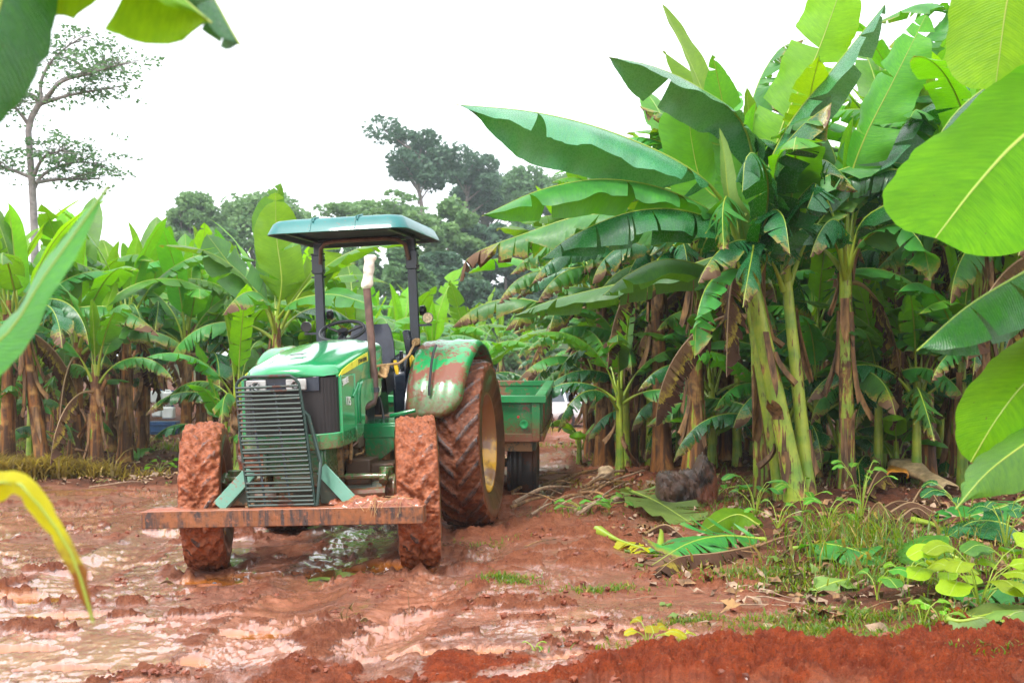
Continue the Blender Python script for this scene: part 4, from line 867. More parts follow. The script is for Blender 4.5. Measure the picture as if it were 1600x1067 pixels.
# ---- B: straight yellow-green stem
Bp = put(1322, 12.3, 2.5, 13, 'slender straight banana plant with a yellow green stem blotched brown, right of the leaning clump', skind='stem_blotch', r0=.085, r1=.06, lean=(.0, .0), spec=[('spear', 1), ('low', 2), ('hang', 1)], az0=2.2, sheaths=11)
b0 = (1322, 440, 12.3)
hl(Bp, P_(b0, (1326, 300, 12.2), (1350, 220, 12.1), (1395, 130, 12.0), (1450, 20, 11.9)), .58, (-.7, -1, .2), 'leaf_mid', pet=.25, fold=.2, curl=.35, tear=.2, wave=.2, seed=321, blunt=.3)
hl(Bp, P_(b0, (1300, 330, 12.1), (1262, 270, 11.9), (1215, 225, 11.6), (1180, 215, 11.4)), .5, (0, .3, 1), 'leaf_dark', pet=.45, fold=.6, curl=.5, tear=.3, seed=322)
hl(Bp, P_(b0, (1335, 320, 12.3), (1365, 260, 12.3), (1430, 180, 12.3), (1520, 130, 12.3)), .62, (-.2, .3, 1), 'leaf_dark', pet=.25, fold=.5, curl=.4, tear=.2, seed=323)
hl(Bp, P_(b0, (1345, 350, 12.1), (1400, 310, 11.8), (1470, 250, 11.4), (1560, 180, 11.0)), .7, (-.2, .4, 1), 'leaf_dark', pet=.2, fold=.6, curl=.4, tear=.1, seed=324)
hl(Bp, P_(b0, (1330, 330, 12.6), (1420, 100, 13.0), (1480, 20, 13.0), (1440, 5, 13.0), (1370, 35, 13)), .5, (0, .1, 1), 'leaf_mature', pet=.3, fold=.5, curl=.6, tear=.6, seed=325, dry=.15, tip=.3)
for k_, (pp_, W_, mt_, u_, tr_) in enumerate((
    ([b0, (1320, 330, 12.5), (1300, 230, 12.8), (1250, 170, 13.0), (1190, 160, 13.2)], .5, 'leaf_mature', (0, .2, 1), .9),
    ([b0, (1345, 380, 12.0), (1400, 350, 11.7), (1440, 380, 11.5), (1455, 440, 11.4)], .5, 'leaf_mature', (0, .4, 1), .5),
    ([b0, (1305, 380, 12.0), (1275, 350, 11.8), (1240, 370, 11.6), (1220, 430, 11.5)], .42, 'leaf_dark', (0, .4, 1), .7),
    ([b0, (1340, 330, 12.8), (1390, 220, 13.2), (1460, 170, 13.5), (1540, 190, 13.7)], .5, 'leaf_dark', (0, .2, 1), .9),
    ([b0, (1335, 300, 12.9), (1370, 160, 13.3), (1400, 60, 13.5)], .45, 'leaf_young', (-.3, -1, .1), .2))):
    hl(Bp, P_(*pp_), W_, u_, mt_, pet=.25, fold=.5, curl=.5, tear=tr_, seed=370+k_, dry=.15, tip=.5)
# ---- the brown clump in the middle and its neighbours
mids = [(1035, 15.4, 2.9, 'dark brown sheathed banana stem behind the charred stump, left of its golden brown twin', 'stem_brown', .14), (1082, 15.2, 2.7, 'golden brown banana stem standing right behind the charred stump', 'stem_brown', .13),
        (985, 16.4, 2.5, 'thin banana stem with a young green shoot before it, between two brown clumps', 'stem_mid', .09), (945, 16.8, 2.6, 'thick brown banana stem beside the pale stone', 'stem_brown', .15), (922, 18.2, 2.4, 'leftmost brown banana stem at the edge of the muddy track', 'stem_brown', .09),
        (1130, 15.8, 2.8, 'shaded banana plant between the stump and the leaning green clump', 'stem_brown', .12), (1010, 17.6, 3.0, 'slim banana stem half hidden behind the brown middle clump', 'stem_mid', .1)]
for i, (p, d, h, lb, sk, r) in enumerate(mids): put(p, d, h, 40+i, lb, GR, skind=sk, r0=r, r1=.06, lean=((-.03, .02, .04, -.02, -.06, .01, -.01)[i], 0), sheaths=14, spec=[('spear', 1), ('upright', 2), ('mid', 5), ('low', 6), ('hang', 1)])
rights = [(1395, 14.0, 2.7), (1445, 15.5, 2.9), (1490, 13.6, 2.5), (1545, 14.6, 2.8), (1600, 12.6, 2.7), (1665, 11.8, 2.8), (1265, 15.2, 3.0), (1345, 16.2, 3.1), (1740, 10.6, 2.6)]
adj = ['brown stemmed banana plant just right of the straight yellow one', 'banana plant with hanging brown leaves over the yellow husk pile', 'short banana plant behind the heap of cut leaves', 'banana plant with thick fawn stem near the right edge', 'banana plant with arching stalks at the right edge', 'banana plant beyond the right edge behind the hanging bright leaf', 'dark banana plant seen between the two green stems', 'banana plant in shade close behind the straight yellow stem', 'rightmost banana plant, mostly out of sight']
for i, (p, d, h, sd) in enumerate(((1445, 13.3, 3.15, 3), (1535, 12.2, 3.1, 8), (1088, 14.3, 3.0, 21), (1385, 14.9, 3.5, 5), (1490, 14.9, 3.6, 6), (1590, 14.0, 3.4, 9))):
    put(p, d, h, 700+sd, ['tall banana plant filling the gap right of the straight yellow stem', 'tall banana plant behind the hanging bright leaf at the right', 'tall banana plant whose crown shows behind the long reaching leaves', 'very tall banana plant standing back between the two right hand crowns', 'very tall banana plant crown against the sky near the right edge', 'tall crown at the right edge behind the huge bright leaf'][i], GR, skind='stem_mid', sheaths=12, spec=[('spear', 1), ('upright', 3), ('mid', 5), ('low', 4), ('hang', 1)])
for i, (p, d, h) in enumerate(rights): put(p, d, h, 60+i, adj[i], GR, skind=('stem_mid', 'stem_brown')[i % 2], lean=((.03, -.03, .05, -.04, .02, 0, .02, -.02, 0)[i], 0), sheaths=12)
rgp = np.random.default_rng(77)
n_ = 0
lab = ['banana plant deep in the right hand grove', 'banana plant in the shaded depth of the right hand grove', 'banana plant at the far back of the right hand grove']
for d, p0, p1, st_ in ((17.8, 1120, 1780, 62), (20.5, 965, 1740, 58), (24, 960, 1700, 55), (29, 950, 1680, 52), (54, 770, 1000, 40)):
    for p in np.arange(p0, p1, st_):
        pp = p+rgp.uniform(-18, 18); dd = d+rgp.uniform(-1., 1.)
        put(pp, dd, rgp.uniform(2.3, 3.1), int(100+n_), lab[0 if d < 19 else (1 if d < 25 else 2)], 'banana plants deep in the right grove %s' % ('front', 'middle', 'back')[0 if d < 19 else (1 if d < 25 else 2)], skind=('stem_mid', 'stem_brown', 'stem_brown')[n_ % 3], spec=[('spear', 1), ('upright', 2), ('mid', 5), ('low', 5), ('hang', 1)]); n_ += 1
for i, (p, d, s) in enumerate(((1115, 14.9, .9), (1400, 13.4, .8), (905, 17.0, .8))):
    x = px_x(p, d); banana(x, d, .45*s+.1, 800+i, ['young sucker between the stump and the leaning clump', 'sucker beside the heap of cut leaves', 'low sucker at the edge of the muddy track'][i], 'young banana suckers', skind='stem_green', r0=.045, r1=.025, spec=[('spear', 0), ('small', 5)], sc=s, sheaths=0)
# ---- understorey: low young plants whose leaves fill the space between the stems
for i in range(40):
    p = 945+i*21+rgp.uniform(-14, 14); d = rgp.uniform(14.8, 19.5) if p < 1130 or p > 1400 else rgp.uniform(13.6, 18.5)
    x = px_x(p, d); banana(x, d, rgp.uniform(.25, 1.9), 850+i, 'young banana plant with low spreading leaves among the stems of the right grove', 'low young banana plants of the right grove', skind='stem_green', r0=.06, r1=.035, spec=[('spear', 0), ('upright', 1), ('mid', 4), ('low', 4)], sc=rgp.uniform(.5, .85), sheaths=0)
for i, (p, d, h) in enumerate(((935, 17.4, 1.5), (968, 15.4, 1.2), (1015, 16.4, 1.9), (1062, 16.9, 2.1), (1112, 14.8, 1.5), (1152, 15.0, 1.9), (1275, 14.0, 1.6), (1372, 13.3, 1.5), (1432, 13.0, 1.2), (1503, 12.7, 1.7), (1560, 12.3, 1.4), (1000, 18.4, 2.2), (1090, 18.0, 2.2), (1240, 15.6, 2.0), (1340, 15.2, 2.1), (1470, 15.8, 2.1))):
    x = px_x(p, d); banana(x, d, h, 1850+i, 'young banana plant with low spreading leaves among the stems of the right grove', 'low young banana plants of the right grove', skind='stem_green', r0=.06, r1=.035, spec=[('spear', 1), ('upright', 1), ('mid', 5), ('low', 4)], sc=.72, sheaths=3)
for i in range(16):
    p = -20+i*38+rgp.uniform(-14, 14); d = rgp.uniform(17.3, 20); x = px_x(p, d)
    if 120 < p < 340: continue
    banana(x, d, rgp.uniform(.4, 1.0), 890+i, 'young banana plant with low spreading leaves among the stems of the left grove', 'low young banana plants of the left grove', skind='stem_green', r0=.06, r1=.035, spec=[('spear', 0), ('upright', 1), ('mid', 3), ('low', 3)], sc=rgp.uniform(.45, .65), sheaths=0)
# ---- left grove
lf = [(12, 17.2, 2.2, 'stem_brown', 'brown stemmed banana plant at the left edge', 0), (72, 17.0, 2.3, 'stem_brown', 'leaning golden brown banana stem near the left edge', -.16), (118, 18.0, 2.0, 'stem_brown', 'shaggy brown banana stem behind the leaning golden one', .02), (150, 16.9, 1.55, 'stem_mid', 'low banana plant with one upright bright leaf, left of the white cans', .0),
      (196, 18.8, 2.4, 'stem_brown', 'dark brown banana clump just left of the white cans', .01), (222, 20.2, 2.3, 'stem_brown', 'second dark brown stem of the clump beside the white cans', .05), (378, 17.6, 1.25, 'stem_green', 'short banana plant with drooping leaves behind the front wheel on the left', -.05), (292, 19.6, 2.1, 'stem_brown', 'brown banana stem right of the white cans', .0)]
for i, (p, d, h, sk, lb, le) in enumerate(lf): put(p, d, h, 200+i, lb, GL, skind=sk, lean=(le, 0), sheaths=14, az0=(.7 if i == 3 else None), spec=([('spear', 1), ('upright', 2), ('mid', 3), ('low', 2 if i in (3, 4, 5, 7) else 4), ('hang', 1)] if h > 1.4 else [('spear', 1), ('upright', 1), ('mid', 3), ('low', 4)]), sc=1 if h > 1.6 else .75)
hc = put(432, 17.8, 2.3, 231, 'tall banana plant with three upright bright leaves behind the tractor hood', GL, skind='stem_mid', spec=[('spear', 1), ('mid', 3), ('low', 3)])
h0 = (432, 500, 17.8)
for pts, W, mt, u_ in (([h0, (440, 440, 17.7), (432, 370, 17.7), (430, 300, 17.7)], .66, 'leaf_young', (.1, -1, 0)), ([h0, (470, 450, 17.9), (500, 400, 18.0), (512, 350, 18)], .6, 'leaf_young', (-.3, -1, 0)), ([h0, (405, 460, 17.6), (365, 420, 17.5), (322, 365, 17.4)], .7, 'leaf_mature', (.3, -.6, .6)),
                       ([h0, (425, 400, 18.2), (420, 340, 18.3), (440, 285, 18.3)], .5, 'leaf_mid', (.4, -1, .2)), ([h0, (460, 470, 17.5), (520, 460, 17.3), (590, 480, 17.1)], .6, 'leaf_mature', (0, -.3, 1))):
    hl(hc, P_(*pts), W, u_, mt, pet=.15, fold=.12, curl=.25, tear=.25, seed=int(W*1000)+len(pts)+int(pts[1][0]))
n_ = 0
for d, p0, p1, st_, h_ in ((20.5, -60, 740, 62, 2.0), (24.5, -80, 850, 58, 2.15), (30, -100, 830, 52, 2.45), (38, -120, 800, 46, 2.7)):
    for p in np.arange(p0, p1, st_):
        pp = p+rgp.uniform(-18, 18); dd = d+rgp.uniform(-1.2, 1.2)
        if 560 < pp and d < 21: continue
        if 200 < pp < 300 and d < 26: continue
        if pp > 765: continue
        k = 0 if d < 21 else (1 if d < 31 else 2)
        h = h_+rgp.uniform(-.35, .3)-(.45 if 480 < pp else 0)
        put(pp, dd, h, int(400+n_), ('banana plant in the second row of the left hand grove', 'banana plant in the middle rows of the left hand grove', 'small looking banana plant at the far back of the left hand grove')[k], 'banana plants of the left grove %s' % ('second row', 'middle rows', 'back row')[k],
            skind=('stem_mid', 'stem_brown')[n_ % 2], spec=[('spear', 1), ('upright', 2), ('mid', 5), ('low', 4), ('hang', 1)] if d < 35 else [('spear', 1), ('upright', 2), ('mid', 5), ('low', 3)]); n_ += 1
# ---- near plants whose leaves hang into the view
E1 = banana(2.95, 4.9, 2.7, 901, 'near banana plant off the right edge whose huge bright leaves hang into view', None, skind='stem_green', spec=[('upright', 1), ('hang', 1)], az0=-1.4, sheaths=4)
e = lambda *a: [at(*p) for p in a]
hl(E1, e((1800, 120, 4.8), (1700, 140, 4.5), (1600, 212, 4.3), (1530, 285, 4.2), (1462, 372, 4.1)), .57, (-.35, -1, .75), 'leaf_bright', pet=.12, fold=.05, curl=.15, seed=331, dry=.1, tip=.1, ribr=.017, blunt=1., fine=1.6, nv=8)
hl(E1, e((1800, -150, 4.9), (1700, -180, 4.8), (1620, -130, 4.7), (1580, -20, 4.7), (1556, 140, 4.7)), .42, (-.2, -1, .1), 'leaf_young', pet=.12, fold=.1, curl=.2, seed=332, dry=.2, ribr=.011, blunt=1., fine=1.6, nv=8)
hl(E1, e((1800, 330, 4.9), (1700, 370, 4.7), (1600, 425, 4.5), (1510, 480, 4.4), (1432, 548, 4.3)), .42, (-.2, .3, 1), 'leaf_dark', pet=.1, fold=.85, curl=.4, tear=.15, seed=333, dry=.2, ribr=.010, fine=1.6, nv=8)
hl(E1, e((1800, 480, 4.7), (1700, 520, 4.5), (1610, 590, 4.35), (1560, 650, 4.3), (1516, 722, 4.3)), .34, (-.3, -.9, .6), 'leaf_bright', pet=.1, fold=.2, curl=.3, seed=336, ribr=.008, fine=1.6, nv=8, dry=.1, blunt=.6)
hl(E1, e((1800, 600, 4.5), (1700, 630, 4.3), (1620, 680, 4.15), (1545, 735, 4.05), (1492, 795, 4.0)), .27, (-.6, -.7, .35), 'leaf_mid', pet=.1, fold=.45, curl=.2, seed=334, dry=.1, tip=.1, tear=.05, ribr=.009, fine=1.6, nv=8)
hl(E1, e((1780, 60, 5.6), (1700, 60, 5.5), (1600, 100, 5.4), (1500, 170, 5.3), (1440, 260, 5.2)), .36, (0, .5, 1), 'leaf_dark', pet=.1, fold=.6, curl=.4, tear=.1, seed=335, ribr=.010)
E2 = banana(-1.75, 2.6, 2.1, 905, 'near banana plant off the left edge whose dark leaves hang across the top corner', None, skind='stem_green', spec=[('upright', 1)], az0=1.8, sheaths=4)
hl(E2, e((-420, -160, 2.6), (-150, -190, 2.5), (-10, -140, 2.4), (0, 0, 2.35), (-85, 215, 2.3)), .22, (.6, -1, .2), 'leaf_dark', pet=.1, fold=.15, curl=.3, seed=341, ribr=.006, fine=2, nv=8, blunt=1)
hl(E2, e((-420, -160, 2.7), (-150, -170, 2.6), (40, -95, 2.55), (190, -75, 2.5), (330, 35, 2.45)), .36, (.1, .9, 1), 'leaf_young', pet=.1, fold=.95, curl=.3, tear=.02, seed=342, ribr=.006, fine=2, nv=8, blunt=1)
hl(E2, e((-420, -160, 2.75), (-100, -230, 2.65), (150, -120, 2.6), (290, -60, 2.55), (375, 70, 2.5)), .17, (.6, .3, 1), 'leaf_dark', pet=.1, fold=.6, curl=.4, tear=.3, seed=345, ribr=.005, fine=2, nv=8, blunt=1)
hl(E2, e((-420, 700, 2.6), (-200, 640, 2.5), (-10, 540, 2.4), (70, 430, 2.35), (168, 292, 2.3)), .125, (-.7, -.9, .4), 'leaf_mature', pet=.2, fold=.1, curl=.2, seed=343, ribr=.004, fine=2, nv=6)
hl(E2, e((-300, 900, 2.6), (-120, 820, 2.3), (-20, 765, 2.15), (25, 752, 2.1), (70, 800, 2.1), (115, 870, 2.1), (147, 972, 2.1)), .052, (.3, -1, .2), 'leaf_yellow', pet=.05, fold=.3, curl=.3, seed=344, ribr=.002, fine=2, nv=4, tip=.85)
# ================================================================ forest trees beyond
def m_foliage(name, a, b, tr=.25):
    t = NT(name); c = t.co(); n = t.noise(c, 1.2, 4); n2 = t.noise(c, 7, 3)
    col = t.mix(t.ramp(n, .35, .65), a, b); col = t.mix(t.ramp(n2, .5, .7, 0, .5), col, tuple(min(1, x*1.8) for x in b))
    p = t.bsdf(col, .5, spec=.3); tl = t.n('BsdfTranslucent', {'Color': tuple(min(1, x*2) for x in b)})
    return t.done(t.n('MixShader', {0: tr, 1: p.outputs[0], 2: tl.outputs[0]}))
M['fol_dark'] = m_foliage('foliage_dark', (.035, .08, .05), (.065, .135, .07)); M['fol_mid'] = m_foliage('foliage_mid', (.05, .12, .05), (.10, .20, .07)); M['fol_light'] = m_foliage('foliage_light', (.07, .15, .055), (.14, .25, .08))  # lighter, bluish greens: part of the distance haze is put into these colours
M['bark'] = m_plain('bark', (.22, .18, .16), .85, var=.35, scale=6, bump=.5); M['bark_pale'] = m_plain('pale_bark', (.24, .22, .21), .8, var=.3, scale=9, bump=.5)
def clumps(mb, cen, rad, n, size, rg, flat=.5):
    """n small leaf faces scattered through an ellipsoid's volume, denser near its skin"""
    d = rg.normal(size=(n, 3)); d /= np.linalg.norm(d, axis=1)[:, None]; r = rg.uniform(.45, 1.02, n)**.7; P = np.array(cen)+d*r[:, None]*np.array(rad)
    k = fbm(P[:, 0]*1.3+P[:, 2]*.9, P[:, 1]*1.3-P[:, 2]*.7, 3, 3) if n > 40 else np.zeros(n); keep = k > -.28; P = P[keep]; n = len(P)
    a = rg.normal(size=(n, 3)); a[:, 2] *= flat; a /= np.linalg.norm(a, axis=1)[:, None]; b = np.cross(a, rg.normal(size=(n, 3))); b /= np.linalg.norm(b, axis=1)[:, None]+1e-9
    s = size*rg.uniform(.6, 1.4, n)[:, None]; V = np.stack([P-a*s, P+b*s*.55, P+a*s, P-b*s*.55], 1).reshape(-1, 3)
    mb.add(V, np.arange(4*n).reshape(n, 4))
def tree_meshes(H, cw, kind, seed, fm='fol_mid', leaf=.22, dens=1.):
    rg = np.random.default_rng(seed); tm = MB(); cb = MB(); r0 = H*.022
    if kind == 'dome':
        tm.tube(cr([(0, 0, -1), (H*.01, 0, H*.25), (-H*.01, 0, H*.5)], 8), np.linspace(r0*1.3, r0*.7, 8), 10); c0 = np.array([-H*.01, 0, H*.5])
        nb = 22
        for i in range(nb):
            az = i*2.4; t = math.sqrt((i+.5)/nb); e = np.array([math.cos(az)*cw/2*t*.85, math.sin(az)*cw/2*t*.85, H*(.93-.30*t**2)+rg.uniform(-.03, .03)*H])
            mid = (c0+e)/2+np.array([0, 0, -H*.03]); tm.tube(cr([c0, mid, e], 7), np.linspace(r0*.45, .03, 7), 6)
            s = cw*rg.uniform(.15, .23); clumps(cb, e, (s, s, s*.66), int(520*dens), leaf, rg)
    elif kind == 'layer':
        tm.tube(cr([(0, 0, -1), (H*.02, 0, H*.3), (-H*.01, 0, H*.62)], 8), np.linspace(r0, r0*.6, 8), 10); c0 = np.array([-H*.01, 0, H*.6])
        for i in range(16):
            az = i*2.4; t = rg.uniform(.35, 1.); e = np.array([math.cos(az)*cw/2*t, math.sin(az)*cw/2*t, H*(.95-.18*t+rg.uniform(-.1, .03))])
            tm.tube(cr([c0+[0, 0, rg.uniform(-.12, .08)*H], (c0+e)/2+[0, 0, -.02*H], e], 7), np.linspace(r0*.38, .03, 7), 6)
            for j in range(4):
                q = e+rg.normal(size=3)*[cw*.09, cw*.09, H*.015]; clumps(cb, q, (cw*.10, cw*.10, H*.022), int(75*dens), leaf, rg, .3)
    elif kind == 'tall':
        tm.tube(cr([(0, 0, -1), (H*.02, 0, H*.3), (-H*.01, 0, H*.55), (-H*.05, 0, H*.78)], 12), np.linspace(r0*.9, r0*.4, 12), 10)
        for i in range(15):
            az = i*2.4; t = rg.uniform(.1, 1.); z = H*rg.uniform(.68, .95); c0 = np.array([-H*.03, 0, z-H*.12]); e = np.array([math.cos(az)*cw/2*t-H*.04*(z/H), math.sin(az)*cw/2*t, z])
            tm.tube(cr([c0, (c0+e)/2, e], 6), np.linspace(r0*.3, .03, 6), 6); s = cw*rg.uniform(.17, .26); clumps(cb, e, (s, s, s*.7), int(480*dens), leaf, rg)
    else:                                                     # bushy to the ground
        tm.tube([(0, 0, -1), (0, 0, H*.7)], [r0, r0*.4], 8)
        for i in range(26):
            az = i*2.4; z = H*rg.uniform(.12, .95); w = cw/2*math.sqrt(max(.05, 1-((z/H-.45)/.58)**2)); e = np.array([math.cos(az)*w*.75, math.sin(az)*w*.75, z]); s = cw*rg.uniform(.13, .2); clumps(cb, e, (s, s, s*.8), int(330*dens), leaf*1.1, rg)
    return tm.mesh('trunk', M['bark'], smooth=60), cb.mesh('crown', M[fm], smooth=0)
TM = {}
def tree(px, ytop, d, wpx, kind, seed, fm, label, group='forest trees beyond the grove', flip=1, leaf=.22):
    x = px_x(px, d); z0 = float(gbase(x, d)); zt = CH+(HY-ytop)/F*d; H = zt-z0; cw = wpx/F*d; key = (kind, seed, fm)
    if key not in TM: TM[key] = (H, cw)+tree_meshes(H, cw, kind, seed, fm, leaf)
    h0, w0, a, b = TM[key]; r = empty('tree', label, 'tree', (x, d, z0-.3), seed*0+(px*7 % 6)*.0, group)
    r.scale = (cw/w0*flip, cw/w0, H/h0*1.0); new_obj('trunk', a, r); new_obj('crown', b, r); return r
tree(300, 288, 92, 110, 'dome', 1, 'fol_light', 'round crowned forest tree, leftmost on the skyline behind the left grove')
tree(408, 288, 95, 190, 'dome', 2, 'fol_light', 'broad spreading forest tree on the skyline left of the canopy')
tree(578, 276, 90, 165, 'layer', 3, 'fol_light', 'airy layered forest tree with sky showing through, above the tractor canopy', leaf=.2)
tree(662, 186, 105, 125, 'tall', 4, 'fol_dark', 'tallest dark emergent tree on the skyline')
tree(722, 236, 112, 95, 'tall', 5, 'fol_dark', 'dark slender tree just right of the tallest one', flip=-1)
ls = [(655, 320, 80, 90, 'bush', 6, 'fol_light', 'light green bushy tree right behind the canopy edge'), (700, 300, 84, 110, 'bush', 7, 'fol_light', 'light green leafy tree below the tallest dark one'), (760, 262, 120, 120, 'dome', 8, 'fol_dark', 'hazy dark tree on the wooded slope right of the slender one'),
      (820, 260, 118, 130, 'dome', 1, 'fol_mid', 'pale round tree top of the slope above the long banana leaf'), (890, 262, 122, 130, 'dome', 2, 'fol_light', 'pale tree on the slope partly behind banana leaves'), (735, 345, 88, 110, 'bush', 9, 'fol_dark', 'dark bluish tree low on the slope'), (690, 385, 76, 90, 'bush', 6, 'fol_dark', 'dark tree between the canopy post and the slope'),
      (790, 350, 92, 120, 'bush', 7, 'fol_dark', 'shadowy tree in the middle of the slope'), (640, 400, 72, 90, 'bush', 9, 'fol_mid', 'green tree seen under the canopy on the right'), (840, 330, 96, 120, 'bush', 6, 'fol_mid', 'tree behind the hanging torn leaves'), (600, 380, 78, 90, 'bush', 7, 'fol_mid', 'green tree seen under the canopy by the exhaust'),
      (745, 430, 70, 90, 'bush', 9, 'fol_dark', 'lowest dark tree of the slope'), (540, 360, 86, 90, 'bush', 6, 'fol_mid', 'tree just under the layered one'), (490, 345, 88, 80, 'bush', 9, 'fol_mid', 'tree in the gap between the spreading and layered trees'),
      (330, 350, 80, 110, 'bush', 7, 'fol_mid', 'bushy tree below the leftmost round crown'), (250, 360, 82, 90, 'bush', 6, 'fol_light', 'light bushy tree at the left foot of the skyline trees'), (450, 350, 84, 90, 'bush', 7, 'fol_mid', 'bushy tree below the broad spreading crown'), (950, 280, 125, 130, 'dome', 8, 'fol_mid', 'tree beyond the right grove'),
      (1050, 300, 115, 150, 'dome', 1, 'fol_mid', 'tree far behind the leaning green clump'), (690, 470, 60, 110, 'bush', 6, 'fol_dark', 'low dark tree behind the right lamp'), (800, 455, 62, 110, 'bush', 9, 'fol_mid', 'low tree at the foot of the slope')]
for t_ in ls: tree(*t_)
# the slender tree at the upper left with tiers of airy foliage
def left_tree():
    d = 27.; rg = np.random.default_rng(5); x = px_x(55, d); z0 = gz(x, d); r = empty('tree', 'slender pale trunked tree with airy tiers of leaves at the upper left', 'tree', (x, d, z0))
    o = np.array([x, d, z0]); q = lambda px, py, dd=0: at(px, py, d+dd)-o
    tm = MB(); base = q(58, 700); base[2] = -.3
    tm.tube(cr([base, q(54, 400), q(50, 300), q(45, 230), q(44, 195), q(58, 165), q(75, 150)], 26), np.linspace(.115, .065, 26), 12)
    br = [([q(62, 162), q(90, 150), q(125, 140), q(170, 130)], 1), ([q(66, 158), q(85, 140), q(105, 128), q(150, 118), q(200, 105)], -1), ([q(64, 160), q(62, 130), q(75, 100), q(100, 75), q(130, 55)], 0), ([q(75, 150), q(90, 120), q(140, 100), q(190, 85)], 2),
          ([q(60, 163), q(45, 145), q(20, 150), q(0, 168)], 1), ([q(44, 195), q(35, 180), q(25, 168), q(5, 160)], -1), ([q(50, 300), q(60, 275), q(85, 258), q(120, 250), (q(150, 255))], 1), ([q(52, 275), q(65, 255), q(80, 245), q(110, 238)], -1), ([q(50, 278), q(30, 270), q(5, 262), q(-30, 255)], 0), ([q(54, 285), q(80, 278), q(110, 275), q(140, 272)], 2)]
    cb = MB()
    for P, dp in br:
        P = [p+np.array([0, dp*.5*i/len(P), 0]) for i, p in enumerate(P)]; C = cr(P, 16); tm.tube(C, np.linspace(.05, .012, 16), 7)
        for k in range(7, 16):
            for j in range(4):
                e = C[k]+rg.normal(size=3)*[.42, .5, .16]+[0, 0, .10]; tm.tube(cr([C[k-1], (C[k]+e)/2+[0, 0, .04], e], 4), [.01, .008, .006, .004], 4)
                clumps(cb, e, (.26, .28, .085), 15, .05, rg, .35)
    new_obj('trunk', tm.mesh('trunk', M['bark_pale'], smooth=60), r); new_obj('crown', cb.mesh('crown', M['fol_mid'], smooth=0), r)
left_tree()
